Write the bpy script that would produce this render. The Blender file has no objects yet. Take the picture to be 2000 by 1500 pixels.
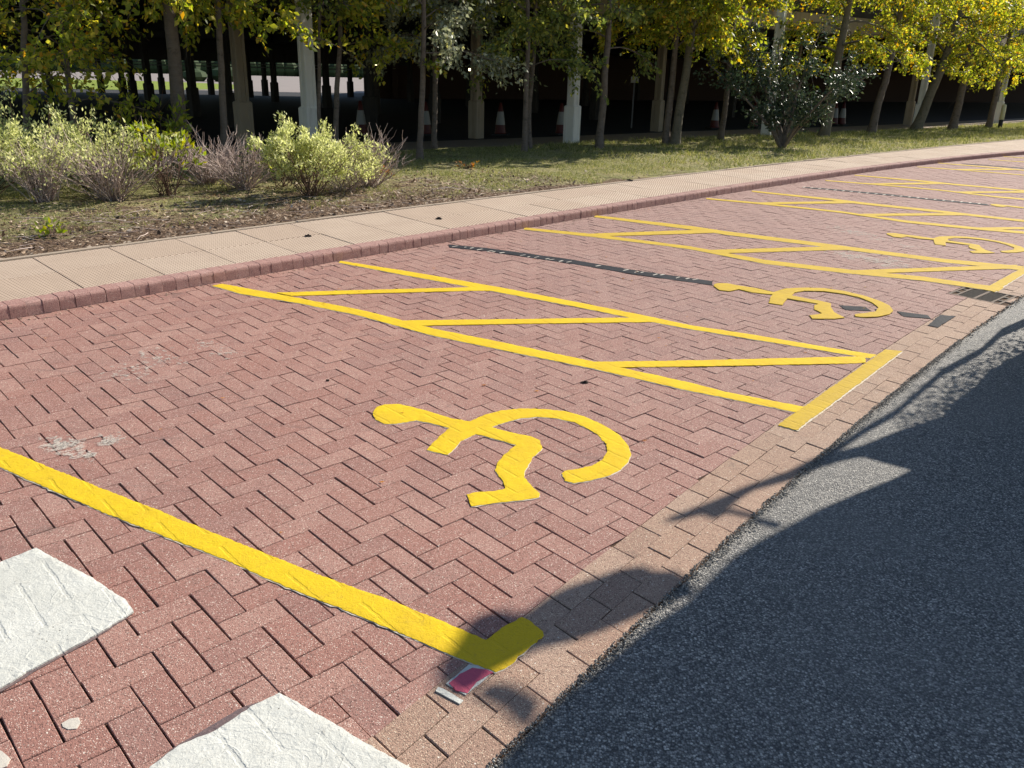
import bpy, math, random
import numpy as np
from mathutils import Matrix, Vector
from mathutils.geometry import delaunay_2d_cdt
from mathutils import noise as mnoise

random.seed(7); rng = np.random.default_rng(11)
col = bpy.context.scene.collection
sc = bpy.context.scene

# ------------------------------------------------------------------ camera, sky, sun, exposure
# The paved bays fall 2.5 % towards the road: PAV is the frame of that sloping surface.
PAV = Matrix(((0.99984807,0.00015612,0.01742997,0),(0.00015612,0.99983957,-0.01791105,0),
              (-0.01742997,0.01791105,0.99968765,0),(0,0,0,1)))
cam_d = bpy.data.cameras.new('camera'); cam = bpy.data.objects.new('camera', cam_d); col.objects.link(cam)
cam_d.sensor_width = 36.0; cam_d.lens = 36.0*1622.08/2000.0
cam_d.clip_start = 0.05; cam_d.clip_end = 2000
cam.matrix_world = PAV @ Matrix.Translation((0,0,1.6817)) @ Matrix.Rotation(math.pi/2-0.375382,4,'X') @ Matrix.Rotation(0.04241,4,'Z')
sc.camera = cam

SUN_AZ = math.radians(42.0); SUN_EL = math.radians(34.0)      # azimuth from +X towards +Y
SUN = Vector((math.cos(SUN_EL)*math.cos(SUN_AZ), math.cos(SUN_EL)*math.sin(SUN_AZ), math.sin(SUN_EL)))
world = bpy.data.worlds.new('World'); sc.world = world; world.use_nodes = True
wn = world.node_tree.nodes; wl = world.node_tree.links
bg = wn['Background']; sky = wn.new('ShaderNodeTexSky'); sky.sky_type = 'NISHITA'
sky.sun_disc = False; sky.sun_elevation = SUN_EL; sky.sun_rotation = math.pi/2-SUN_AZ
sky.air_density = 1.0; sky.dust_density = 0.4; sky.ozone_density = 1.6
wl.new(sky.outputs[0], bg.inputs[0]); bg.inputs[1].default_value = 0.080
sd = bpy.data.lights.new('sun','SUN'); sd.energy = 5.0; sd.angle = math.radians(0.42); sd.color = (1.0,0.93,0.82)
sun = bpy.data.objects.new('sun', sd); col.objects.link(sun)
sun.rotation_euler = SUN.to_track_quat('Z','Y').to_euler(); sun.location = (20,20,20)
vs = sc.view_settings; vs.view_transform = 'Standard'; vs.look = 'None'; vs.gamma = 1; vs.exposure = 0.75
vs.use_curve_mapping = False
sc.render.engine = 'CYCLES'
sc.cycles.max_bounces = 6; sc.cycles.diffuse_bounces = 3; sc.cycles.transparent_max_bounces = 4

# ------------------------------------------------------------------ helpers
def tag(o, label=None, cat=None, group=None, kind=None):
    if label: o['label'] = label
    if cat: o['category'] = cat
    if group: o['group'] = group
    if kind: o['kind'] = kind
    return o
def mesh(name, verts, faces, mat=None, smooth=False):
    me = bpy.data.meshes.new(name)
    me.from_pydata([tuple(v) for v in verts], [], [tuple(f) for f in faces]); me.update()
    if mat: me.materials.append(mat)
    if smooth: me.shade_smooth()
    return me
def fastmesh(name, V, F, mat=None, smooth=False):
    """V (n,3) array, F (m,k) int array, every face with k corners"""
    V = np.asarray(V, np.float32); F = np.asarray(F, np.int32)
    me = bpy.data.meshes.new(name); m, k = F.shape
    me.vertices.add(len(V)); me.vertices.foreach_set('co', V.ravel())
    me.loops.add(m*k); me.loops.foreach_set('vertex_index', F.ravel())
    me.polygons.add(m); me.polygons.foreach_set('loop_start', np.arange(0, m*k, k, dtype=np.int32))
    me.polygons.foreach_set('loop_total', np.full(m, k, np.int32))
    me.update(calc_edges=True)
    if mat: me.materials.append(mat)
    if smooth: me.shade_smooth()
    return me
def obj(name, me, parent=None, mw=None):
    o = bpy.data.objects.new(name, me); col.objects.link(o)
    if parent is not None:
        o.parent = parent
        if mw is not None: o.matrix_local = mw
    elif mw is not None: o.matrix_world = mw
    return o
def empty(name, mw):
    o = bpy.data.objects.new(name, None); col.objects.link(o); o.matrix_world = mw; o.empty_display_size = 0.1
    return o
def T(x,y,z=0): return Matrix.Translation((x,y,z))
class MB:
    def __init__(s): s.v=[]; s.f=[]
    def add(s, V, F):
        n=len(s.v); s.v.extend([tuple(map(float,v)) for v in V]); s.f.extend([tuple(i+n for i in f) for f in F])
    def box(s, c, d, rz=0.0, bev=0.0):
        x,y,z=[q/2 for q in d]; ca,sa=math.cos(rz),math.sin(rz); V=[]
        for (X,Y,Z) in ((-x,-y,-z),(x,-y,-z),(x,y,-z),(-x,y,-z),(-x,-y,z),(x,-y,z),(x,y,z),(-x,y,z)):
            V.append((c[0]+X*ca-Y*sa, c[1]+X*sa+Y*ca, c[2]+Z))
        s.add(V, [(0,3,2,1),(4,5,6,7),(0,1,5,4),(1,2,6,5),(2,3,7,6),(3,0,4,7)])
    def lathe(s, prof, n=16, c=(0,0,0)):
        V=[];F=[]
        for r,z in prof:
            for i in range(n):
                a=2*math.pi*i/n; V.append((c[0]+r*math.cos(a), c[1]+r*math.sin(a), c[2]+z))
        for k in range(len(prof)-1):
            for i in range(n):
                j=(i+1)%n; F.append((k*n+i,k*n+j,(k+1)*n+j,(k+1)*n+i))
        F.append(tuple(range(n-1,-1,-1))); F.append(tuple((len(prof)-1)*n+i for i in range(n)))
        s.add(V,F)
    def prism(s, poly, z0, z1):
        n=len(poly); V=[(x,y,z0) for x,y in poly]+[(x,y,z1) for x,y in poly]
        F=[tuple(range(n-1,-1,-1)), tuple(range(n,2*n))]+[(i,(i+1)%n,n+(i+1)%n,n+i) for i in range(n)]
        s.add(V,F)
    def me(s, name, mat, smooth=False): return mesh(name, s.v, s.f, mat, smooth)
class TB:
    """collects tapered tubes into one quad mesh"""
    def __init__(s): s.V=[]; s.F=[]; s.n=0
    def tube(s, P, R, k=6):
        P=np.asarray(P,float); R=np.asarray(R,float); n=len(P)
        D=np.gradient(P,axis=0); D/= (np.linalg.norm(D,axis=1,keepdims=True)+1e-9)
        ref=np.tile(np.array([0.31,0.95,0.05]),(n,1))
        A=np.cross(D,ref); A/=(np.linalg.norm(A,axis=1,keepdims=True)+1e-9); B=np.cross(D,A)
        a=np.arange(k)*2*np.pi/k
        ring=P[:,None,:]+R[:,None,None]*(np.cos(a)[None,:,None]*A[:,None,:]+np.sin(a)[None,:,None]*B[:,None,:])
        s.V.append(ring.reshape(-1,3))
        i=np.arange(n-1)[:,None]*k; j=np.arange(k)[None,:]; jn=(j+1)%k
        F=np.stack([i+j,i+jn,i+k+jn,i+k+j],-1).reshape(-1,4)+s.n
        s.F.append(F); s.n+=n*k
    def me(s,name,mat,smooth=True): return fastmesh(name,np.concatenate(s.V),np.concatenate(s.F),mat,smooth)
def leafmesh(name, P, D, N, L, W, mat):
    """folded lozenge leaves: P base, D direction, N normal, L length, W half width"""
    D=D/(np.linalg.norm(D,axis=1,keepdims=True)+1e-9)
    S=np.cross(D,N); S/=(np.linalg.norm(S,axis=1,keepdims=True)+1e-9); U=np.cross(S,D)
    L=L[:,None]; W=W[:,None]
    mid=P+D*L*0.45-U*W*0.35
    V=np.stack([P, mid-S*W, P+D*L-U*L*0.08, mid+S*W],1).reshape(-1,3)
    b=np.arange(len(P))[:,None]*4
    F=np.concatenate([b+np.array([[0,1,2]]), b+np.array([[0,2,3]])],0)
    return fastmesh(name,V,F,mat)

# ---- material node helpers
class NT:
    def __init__(s, name):
        s.m=bpy.data.materials.new(name); s.m.use_nodes=True; s.t=s.m.node_tree; s.n=s.t.nodes; s.l=s.t.links
        s.b=s.n['Principled BSDF']; s.out=s.n['Material Output']
        s._pos=None
    def pos(s):
        if s._pos is None: s._pos=s.n.new('ShaderNodeNewGeometry')
        return s._pos.outputs['Position']
    def geo(s,k): s.pos(); return s._pos.outputs[k]
    def lk(s,a,b):
        if isinstance(a,(int,float)): b.default_value=a
        elif isinstance(a,tuple): b.default_value=a if len(a)==4 or b.type=='VECTOR' else (*a,1)
        else: s.l.new(a,b)
    def noise(s,scale,detail=3,rough=0.55,vec=None,dist=0.0):
        n=s.n.new('ShaderNodeTexNoise'); n.inputs['Scale'].default_value=scale; n.inputs['Detail'].default_value=detail
        n.inputs['Roughness'].default_value=rough; n.inputs['Distortion'].default_value=dist
        s.lk(vec if vec is not None else s.pos(), n.inputs['Vector']); return n.outputs['Fac']
    def vor(s,scale,feature='F1',out='Distance',vec=None,rand=1.0):
        n=s.n.new('ShaderNodeTexVoronoi'); n.feature=feature; n.inputs['Scale'].default_value=scale
        n.inputs['Randomness'].default_value=rand
        s.lk(vec if vec is not None else s.pos(), n.inputs['Vector']); return n.outputs[out]
    def math(s,op,a,b=0.0,c=None,clamp=False):
        n=s.n.new('ShaderNodeMath'); n.operation=op; n.use_clamp=clamp; s.lk(a,n.inputs[0]); s.lk(b,n.inputs[1])
        if c is not None: s.lk(c,n.inputs[2])
        return n.outputs[0]
    def step(s,v,lo,hi,a=0.0,b=1.0):
        n=s.n.new('ShaderNodeMapRange'); n.interpolation_type='SMOOTHSTEP'
        s.lk(v,n.inputs[0]); n.inputs[1].default_value=lo; n.inputs[2].default_value=hi
        n.inputs[3].default_value=a; n.inputs[4].default_value=b; return n.outputs[0]
    def mix(s,f,a,b,mode='MIX'):
        n=s.n.new('ShaderNodeMix'); n.data_type='RGBA'; n.blend_type=mode
        s.lk(f,n.inputs[0]); s.lk(a,n.inputs[6]); s.lk(b,n.inputs[7]); return n.outputs[2]
    def ramp(s,v,stops):
        n=s.n.new('ShaderNodeValToRGB'); e=n.color_ramp.elements
        while len(e)<len(stops): e.new(0.5)
        for i,(p,c) in enumerate(stops): e[i].position=p; e[i].color=(*c,1)
        s.lk(v,n.inputs[0]); return n.outputs[0]
    def bump(s,h,strength=1.0,dist=0.003):
        n=s.n.new('ShaderNodeBump'); n.inputs['Strength'].default_value=strength; n.inputs['Distance'].default_value=dist
        s.lk(h,n.inputs['Height']); s.l.new(n.outputs[0],s.b.inputs['Normal']); return n
    def col(s,c): s.lk(c,s.b.inputs['Base Color'])
    def rough(s,r,spec=0.3): s.lk(r,s.b.inputs['Roughness']); s.b.inputs['Specular IOR Level'].default_value=spec
    def rnd(s):
        o=s.n.new('ShaderNodeObjectInfo').outputs['Random']
        return s.math('FRACT', s.math('ADD', o, s.geo('Random Per Island')))
def V3(v): return (v[0],v[1],v[2])

# herringbone lattice of the bays (10 cm cells), in the PAV frame
TH=0.7717866660; OX,OY=-1.3199873,1.7030113
CU,SU=math.cos(TH),math.sin(TH)
def lat(u,v): return (OX+0.1*(u*CU+v*SU), OY+0.1*(u*SU-v*CU))
UW=PAV@Vector((CU,SU,0)); VW=PAV@Vector((SU,-CU,0)); OW=PAV@Vector((OX,OY,0))
def joint_height(n):
    """0 in a paver joint, 1 elsewhere; lets the joints read through paint laid over them"""
    def dot(vec,off):
        d=n.n.new('ShaderNodeVectorMath'); d.operation='DOT_PRODUCT'; n.l.new(n.pos(),d.inputs[0]); d.inputs[1].default_value=vec
        return n.math('MULTIPLY', n.math('SUBTRACT', d.outputs['Value'], off), 10.0)
    u=dot(UW,UW.dot(OW)); v=dot(VW,VW.dot(OW))
    wob=n.math('MULTIPLY', n.math('SUBTRACT', n.noise(22,3), 0.5), 0.14)
    u=n.math('ADD',u,wob); v=n.math('ADD',v,wob)
    def line(a,b,off,w):
        k=n.math('ROUND',a); d=n.math('ABSOLUTE', n.math('SUBTRACT',a,k))
        j=n.math('FLOOR',b); s=n.math('ADD', n.math('ADD',j,k), off)
        md=n.math('FLOORED_MODULO', s, 4.0)
        absent=n.math('LESS_THAN', md, 0.5)
        dd=n.math('ADD', d, absent)
        return n.step(dd, w*0.35, w)
    return n.math('MULTIPLY', line(u,v,1.0,0.085), line(v,u,-1.0,0.06))

# ------------------------------------------------------------------ materials
def m_paver(name, base, light, dark, agg, bstr=1.0, worn=(0.295,0.210,0.192)):
    n=NT(name); r=n.rnd()
    c=n.mix(n.step(r,0,1), base, light)
    c=n.mix(n.math('MULTIPLY',n.step(n.math('FRACT',n.math('MULTIPLY',r,7.31)),0.62,1.0),0.55), c, dark)
    c=n.mix(n.math('MULTIPLY',n.step(n.noise(2.1,4),0.42,0.72),0.40), c, dark)
    sp_=n.n.new('ShaderNodeSeparateXYZ'); n.l.new(n.pos(),sp_.inputs[0])
    far_mix=n.math('ADD',n.step(n.math('ADD',sp_.outputs[0],n.math('MULTIPLY',sp_.outputs[1],0.35)),0.0,4.6),n.math('MULTIPLY',n.math('SUBTRACT',n.noise(0.9,4),0.5),0.8),clamp=True)
    c=n.mix(n.math('MULTIPLY',far_mix,0.55), c, worn)      # mixed towards a duller tone farther along the bays
    c=n.mix(n.math('MULTIPLY',n.noise(170,2,0.7),0.55), c, tuple(q*0.52 for q in base))
    v=n.vor(260,'F1','Color'); sep=n.n.new('ShaderNodeSeparateColor'); n.l.new(v,sep.inputs[0])
    d=n.vor(260)
    spk=n.math('MULTIPLY', n.step(sep.outputs[0],0.70,0.80), n.step(d,0.50,0.30))
    c=n.mix(n.math('MULTIPLY',spk,0.85), c, agg)
    spk2=n.math('MULTIPLY', n.step(sep.outputs[1],0.70,0.78), n.step(d,0.55,0.35))
    c=n.mix(n.math('MULTIPLY',spk2,0.8), c, tuple(q*0.22 for q in base))
    big=n.vor(95,'F1','Color'); sep2=n.n.new('ShaderNodeSeparateColor'); n.l.new(big,sep2.inputs[0])
    bs=n.math('MULTIPLY', n.step(sep2.outputs[0],0.935,0.96), n.step(n.vor(95),0.34,0.18))
    c=n.mix(bs, c, (0.62,0.55,0.47))
    bd=n.math('MULTIPLY', n.step(sep2.outputs[1],0.80,0.86), n.step(n.vor(95),0.45,0.25))
    c=n.mix(n.math('MULTIPLY',bd,0.7), c, tuple(q*0.35 for q in base))
    c=n.mix(n.math('MULTIPLY',n.step(n.noise(55,4,0.8),0.50,0.75),0.35), c, tuple(q*0.5 for q in base))
    mp_=n.n.new('ShaderNodeMapping'); mp_.inputs['Rotation'].default_value=(0,0,0.82); mp_.inputs['Scale'].default_value=(0.6,11,1); n.l.new(n.pos(),mp_.inputs[0])
    c=n.mix(n.math('MULTIPLY',n.math('MULTIPLY',n.step(n.noise(2.2,4,0.7,vec=mp_.outputs[0]),0.52,0.72),n.step(n.noise(0.8,2),0.42,0.62)),0.38), c, (0.12,0.09,0.085))
    # grime gathered in stains of their own
    c=n.mix(n.math('MULTIPLY',n.step(n.noise(5.5,5,0.7),0.60,0.74),0.45), c, (0.10,0.075,0.065))
    n.col(c); n.rough(0.85,0.25)
    h=n.math('ADD', n.math('MULTIPLY',n.noise(230,3,0.75),0.8), n.math('MULTIPLY',n.math('SUBTRACT',1.0,d),0.5))
    n.bump(h,bstr,0.0022); return n.m
M={}
M['red']=m_paver('red_paver',(0.355,0.178,0.142),(0.42,0.238,0.192),(0.275,0.145,0.125),(0.70,0.58,0.49))
M['buff']=m_paver('buff_paver',(0.41,0.262,0.190),(0.455,0.315,0.240),(0.32,0.20,0.155),(0.72,0.60,0.44),1.3,(0.38,0.27,0.20))
M['kerb']=m_paver('kerb_block_red',(0.42,0.235,0.20),(0.47,0.28,0.24),(0.35,0.19,0.17),(0.58,0.44,0.37),1.0,(0.32,0.19,0.165))
n=NT('jointing_sand'); c=n.mix(n.noise(60,4,0.7),(0.035,0.024,0.018),(0.16,0.10,0.065))
c=n.mix(n.step(n.noise(1.3,3),0.62,0.82),c,(0.14,0.09,0.06)); c=n.mix(n.math('MULTIPLY',n.step(n.noise(24,4,0.8),0.58,0.70),0.45),c,(0.20,0.135,0.09)); n.col(c); n.rough(0.95,0.1); n.bump(n.noise(300,3,0.8),1,0.004); M['sand']=n.m
def m_slab():
    n=NT('textured_slab'); r=n.rnd()
    c=n.mix(r,(0.575,0.445,0.345),(0.64,0.515,0.41))
    c=n.mix(n.math('MULTIPLY',n.step(n.noise(2.5,5,0.65),0.4,0.7),0.5),c,(0.49,0.375,0.295))
    c=n.mix(n.math('MULTIPLY',n.noise(160,2,0.8),0.3),c,(0.30,0.22,0.16))
    # lozenge studs cast into the slab
    tc=n.n.new('ShaderNodeTexCoord'); sp=n.n.new('ShaderNodeSeparateXYZ'); n.l.new(tc.outputs['Object'],sp.inputs[0])
    a=n.math('MULTIPLY',n.math('ADD',sp.outputs[0],n.math('MULTIPLY',sp.outputs[1],1.7)),math.pi/0.056)
    b=n.math('MULTIPLY',n.math('SUBTRACT',sp.outputs[0],n.math('MULTIPLY',sp.outputs[1],1.7)),math.pi/0.056)
    w=n.math('MULTIPLY',n.math('ABSOLUTE',n.math('SINE',a)),n.math('ABSOLUTE',n.math('SINE',b)))
    st=n.step(w,0.12,0.50)
    c=n.mix(n.math('MULTIPLY',n.math('SUBTRACT',1.0,st),0.85),c,(0.20,0.145,0.10))
    n.col(c); n.rough(0.85,0.2)
    n.bump(n.math('ADD',st,n.math('MULTIPLY',n.noise(240,2),0.3)),1.0,0.003); return n.m
M['slab']=m_slab()
n=NT('edging_concrete'); n.col(n.mix(n.noise(25,5,0.7),(0.27,0.215,0.165),(0.43,0.35,0.27))); n.rough(0.9,0.2); n.bump(n.noise(180,3),1,0.003); M['edging']=n.m
def m_asphalt():
    n=NT('asphalt')
    v=n.vor(150,'F1','Color'); sep=n.n.new('ShaderNodeSeparateColor'); n.l.new(v,sep.inputs[0]); d=n.vor(150)
    c=n.ramp(sep.outputs[0],[(0,(0.085,0.085,0.085)),(0.45,(0.18,0.173,0.163)),(0.78,(0.30,0.285,0.26)),(0.93,(0.42,0.39,0.35)),(1,(0.60,0.56,0.50))])
    c=n.mix(n.math('MULTIPLY',n.step(d,0.42,0.75),0.75),c,(0.03,0.03,0.031))
    c=n.mix(n.math('MULTIPLY',n.step(n.noise(1.1,5,0.6),0.40,0.7),0.40),c,(0.19,0.18,0.165))
    c=n.mix(n.math('MULTIPLY',n.step(n.noise(4.5,5,0.7),0.62,0.72),0.35),c,(0.05,0.05,0.052))
    n.col(c); n.rough(0.75,0.35)
    h=n.math('ADD', n.math('SUBTRACT',1.0,d), n.math('MULTIPLY',n.noise(60,3,0.7),1.0))
    n.bump(h,1.0,0.0052); return n.m
M['asphalt']=m_asphalt()
n=NT('loose_chippings'); r=n.geo('Random Per Island'); n.col(n.ramp(r,[(0,(0.06,0.06,0.058)),(0.4,(0.18,0.172,0.16)),(0.7,(0.32,0.30,0.27)),(1,(0.50,0.46,0.40))])); n.rough(0.85,0.25); n.bump(n.noise(400,2),1,0.002); M['chips']=n.m
def m_paint(name, c0, c1, dirt, bs=1.0, ridge=0.0, joints=True, gran=220):
    n=NT(name)
    c=n.mix(n.step(n.noise(6,4,0.6),0.3,0.7),c0,c1)
    c=n.mix(n.math('MULTIPLY',n.step(n.noise(34,5,0.75),0.56,0.76),0.50),c,dirt)
    c=n.mix(n.math('MULTIPLY',n.step(n.noise(150,3,0.8),0.50,0.72),0.40),c,dirt)
    h=n.math('ADD',n.math('MULTIPLY',n.noise(gran,3,0.7),0.35),n.math('MULTIPLY',n.noise(28,3,0.6),0.6))
    if joints:
        j=joint_height(n); j=n.math('MAXIMUM',j,n.step(n.noise(7,3),0.50,0.68)); h=n.math('ADD',h,n.math('MULTIPLY',j,0.38))
        h=n.math('ADD',h,n.math('MULTIPLY',n.noise(65,3,0.7,dist=1.0),0.75))
        c=n.mix(n.math('MULTIPLY',n.math('SUBTRACT',1.0,j),0.06),c,dirt)
    if ridge:
        w=n.noise(5.0,3,0.5,dist=1.6); rg=n.math('ABSOLUTE',n.math('SUBTRACT',w,0.5)); rg=n.step(rg,0.0,0.035)
        w2=n.noise(11.0,4,0.6,dist=2.4)
        h=n.math('ADD',h,n.math('ADD',n.math('MULTIPLY',rg,-ridge*0.8),n.math('MULTIPLY',w2,ridge*3.0)))
        pit=n.step(n.vor(34),0.10,0.055); msk=n.step(n.noise(7,3),0.55,0.65)
        pm=n.math('MULTIPLY',pit,msk); c=n.mix(n.math('MULTIPLY',pm,0.8),c,(0.22,0.20,0.17)); h=n.math('SUBTRACT',h,n.math('MULTIPLY',pm,1.5))
    n.col(c); n.rough(0.8,0.15); n.bump(h,bs,0.0032); return n.m
M['yellow']=m_paint('yellow_road_paint',(0.66,0.46,0.014),(0.60,0.40,0.018),(0.36,0.24,0.05))
M['yellow_old']=m_paint('worn_yellow_road_paint',(0.52,0.355,0.030),(0.46,0.31,0.036),(0.34,0.25,0.11))
M['white']=m_paint('thick_white_paint',(0.55,0.55,0.505),(0.50,0.50,0.455),(0.30,0.28,0.24),1.0,0.24,True,150)
M['pale']=m_paint('older_pale_paint',(0.55,0.47,0.34),(0.60,0.55,0.46),(0.36,0.26,0.19))
M['black']=m_paint('black_cover_paint',(0.010,0.012,0.017),(0.020,0.023,0.03),(0.07,0.06,0.06),1.0)
M['greywash']=m_paint('thin_grey_paint',(0.115,0.085,0.09),(0.16,0.12,0.115),(0.28,0.17,0.15),1.0)
M['redpaint']=m_paint('pink_red_paint',(0.54,0.10,0.155),(0.47,0.09,0.14),(0.35,0.12,0.15),1.0)
def m_worn():
    n=NT('white_paint_residue')
    c=n.mix(n.noise(40,4,0.7),(0.68,0.62,0.54),(0.52,0.44,0.38)); n.col(c); n.rough(0.85,0.1)
    al=n.math('MULTIPLY', n.step(n.noise(75,5,0.85),0.38,0.60), 0.62); n.lk(al,n.b.inputs['Alpha']); return n.m
M['worn']=m_worn()
M['flatwhite']=m_paint('flat_offwhite_paint',(0.54,0.50,0.43),(0.48,0.44,0.38),(0.34,0.29,0.25),1.0,0.0,False)
def m_concrete(name,a,b,stain):
    n=NT(name); c=n.mix(n.noise(3.0,5,0.65),a,b)
    mp=n.n.new('ShaderNodeMapping'); mp.inputs['Scale'].default_value=(9,9,0.7); n.l.new(n.pos(),mp.inputs[0])
    c=n.mix(n.math('MULTIPLY',n.step(n.noise(1.0,4,0.6,vec=mp.outputs[0]),0.55,0.75),0.65),c,stain)
    n.col(c); n.rough(0.85,0.2); n.bump(n.noise(60,4,0.7),0.6,0.004); return n.m
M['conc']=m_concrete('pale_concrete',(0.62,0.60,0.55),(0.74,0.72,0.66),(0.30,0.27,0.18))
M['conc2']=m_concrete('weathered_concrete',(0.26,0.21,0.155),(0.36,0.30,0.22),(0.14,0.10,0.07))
M['conc3']=m_concrete('shade_dark_concrete',(0.035,0.033,0.032),(0.06,0.056,0.052),(0.02,0.018,0.016))  # interior shade put into a near-black concrete colour
n=NT('dark_car_park_floor'); n.col(n.mix(n.noise(2,4),(0.03,0.03,0.032),(0.045,0.044,0.045))); n.rough(0.9,0.2); M['cpfloor']=n.m  # floor colour darkened to carry the shade under the deck
n=NT('dusty_path'); n.col(n.mix(n.noise(8,5,0.7),(0.20,0.155,0.12),(0.33,0.27,0.21))); n.rough(0.95,0.15); n.bump(n.noise(90,4,0.7),1,0.005); M['path']=n.m
n=NT('far_asphalt'); n.col(n.mix(n.noise(0.4,4),(0.22,0.19,0.175),(0.28,0.24,0.22))); n.rough(0.9,0.2); M['farroad']=n.m
n=NT('mown_grass'); n.col(n.mix(n.noise(0.6,6,0.75),(0.16,0.22,0.035),(0.24,0.28,0.06))); n.rough(0.9,0.1); n.bump(n.noise(20,4,0.8),1,0.03); M['fargrass']=n.m
def m_bank():
    n=NT('bank_soil_and_grass')
    at=n.n.new('ShaderNodeAttribute'); at.attribute_name='soil'; s=at.outputs['Fac']
    soil=n.mix(n.step(n.noise(26,6,0.85),0.36,0.64),(0.06,0.034,0.024),(0.42,0.29,0.20))
    soil=n.mix(n.step(n.vor(55),0.25,0.1),soil,(0.58,0.46,0.34))
    gr=n.mix(n.step(n.noise(16,6,0.85),0.38,0.62),(0.10,0.11,0.035),(0.54,0.51,0.23))
    gr=n.mix(n.step(n.noise(1.6,5,0.7),0.45,0.65),gr,(0.50,0.43,0.22))
    f=n.step(n.math('ADD',s,n.math('MULTIPLY',n.math('SUBTRACT',n.noise(2.2,6,0.75),0.5),1.6)),0.35,0.62)
    n.col(n.mix(f,gr,soil)); n.rough(0.95,0.1)
    n.bump(n.noise(24,7,0.85),1.0,0.10); return n.m
M['bank']=m_bank()
def m_leaf(name, stops, trans=0.45, rough=0.45, spec=0.4, tcol=1.25):
    n=NT(name); r=n.geo('Random Per Island'); c=n.ramp(r,stops)
    nz=n.mix(n.math('MULTIPLY',n.noise(1.3,3),0.5),c,tuple(stops[0][1]))
    n.col(nz); n.rough(rough,spec)
    tr=n.n.new('ShaderNodeBsdfTranslucent'); hs=n.n.new('ShaderNodeHueSaturation'); hs.inputs['Value'].default_value=tcol; hs.inputs['Saturation'].default_value=1.15
    n.l.new(nz,hs.inputs['Color']); n.l.new(hs.outputs[0],tr.inputs[0])
    mx=n.n.new('ShaderNodeMixShader'); mx.inputs[0].default_value=trans
    n.l.new(n.b.outputs[0],mx.inputs[1]); n.l.new(tr.outputs[0],mx.inputs[2]); n.l.new(mx.outputs[0],n.out.inputs[0]); return n.m
M['lf_yellow']=m_leaf('leaf_yellow_green',[(0,(0.07,0.10,0.02)),(0.3,(0.24,0.28,0.04)),(0.65,(0.47,0.45,0.085)),(0.9,(0.62,0.50,0.10)),(1,(0.60,0.28,0.05))],0.58,0.5,0.25,tcol=1.8)
M['lf_green']=m_leaf('leaf_mid_green',[(0,(0.08,0.11,0.03)),(0.5,(0.21,0.25,0.065)),(0.85,(0.42,0.42,0.10)),(1,(0.60,0.48,0.09))],0.45,0.45,0.3,tcol=1.5)
M['lf_grey']=m_leaf('leaf_grey_green',[(0,(0.12,0.13,0.08)),(0.5,(0.25,0.27,0.16)),(0.85,(0.45,0.46,0.32)),(1,(0.42,0.40,0.14))],0.35,0.45,0.35,tcol=1.4)
M['lf_holly']=m_leaf('leaf_glossy_dark',[(0,(0.03,0.05,0.028)),(0.7,(0.06,0.09,0.05)),(1,(0.13,0.15,0.07))],0.2,0.40,0.32)
M['lf_pale']=m_leaf('leaf_pale_variegated',[(0,(0.30,0.33,0.12)),(0.4,(0.60,0.62,0.27)),(1,(0.85,0.83,0.48))],0.5,0.5,0.25,tcol=1.35)
M['lf_lime']=m_leaf('leaf_lime',[(0,(0.16,0.22,0.03)),(0.6,(0.33,0.38,0.05)),(1,(0.52,0.44,0.06))],0.45)
M['lf_orange']=m_leaf('leaf_orange',[(0,(0.40,0.14,0.02)),(0.6,(0.60,0.26,0.03)),(1,(0.60,0.42,0.06))],0.4)
M['grass']=m_leaf('grass_blade',[(0,(0.09,0.12,0.025)),(0.4,(0.27,0.29,0.08)),(0.8,(0.52,0.47,0.19)),(1,(0.68,0.60,0.34))],0.35,0.6,0.2)
M['litter']=m_leaf('leaf_litter',[(0,(0.05,0.03,0.02)),(0.35,(0.20,0.13,0.08)),(0.75,(0.48,0.35,0.24)),(1,(0.75,0.63,0.50))],0.1,0.7,0.2)
def m_bark(name,a,b,dk):
    n=NT(name); mp=n.n.new('ShaderNodeMapping'); mp.inputs['Scale'].default_value=(6,6,26); n.l.new(n.pos(),mp.inputs[0])
    c=n.mix(n.noise(1.0,5,0.7,vec=mp.outputs[0]),a,b); c=n.mix(n.math('MULTIPLY',n.step(n.noise(9,4,0.7),0.5,0.7),0.6),c,dk)
    n.col(c); n.rough(0.85,0.25); n.bump(n.noise(1.6,5,0.8,vec=mp.outputs[0]),1,0.012); return n.m
M['bark']=m_bark('bark_grey_brown',(0.085,0.064,0.05),(0.22,0.175,0.14),(0.035,0.03,0.024))
M['bark2']=m_bark('bark_olive',(0.10,0.085,0.06),(0.20,0.17,0.12),(0.05,0.05,0.03))
n=NT('bare_twig'); n.col(n.mix(n.geo('Random Per Island'),(0.20,0.14,0.12),(0.62,0.50,0.44))); n.rough(0.8,0.2); M['twig']=n.m
n=NT('dark_stem'); n.col(n.mix(n.geo('Random Per Island'),(0.05,0.03,0.022),(0.20,0.12,0.085))); n.rough(0.8,0.2); M['stem']=n.m
def m_flat(name,c,r=0.6,spec=0.4,em=None,es=0):
    n=NT(name); n.col(n.mix(n.noise(12,3),tuple(q*0.9 for q in c),tuple(min(1,q*1.08) for q in c))); n.rough(r,spec)
    if em: n.b.inputs['Emission Color'].default_value=(*em,1); n.b.inputs['Emission Strength'].default_value=es
    return n.m
M['iron']=m_flat('cast_iron',(0.12,0.105,0.09),0.85,0.1)
M['ironlight']=m_flat('worn_iron_rim',(0.17,0.135,0.11),0.85,0.1)
M['void']=m_flat('gully_pit_shade',(0.012,0.011,0.010),0.9,0.1)  # near-black colour stands in for the shade below the grating bars
M['conered']=m_flat('cone_red_plastic',(0.08,0.010,0.008),0.5,0.4)
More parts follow.
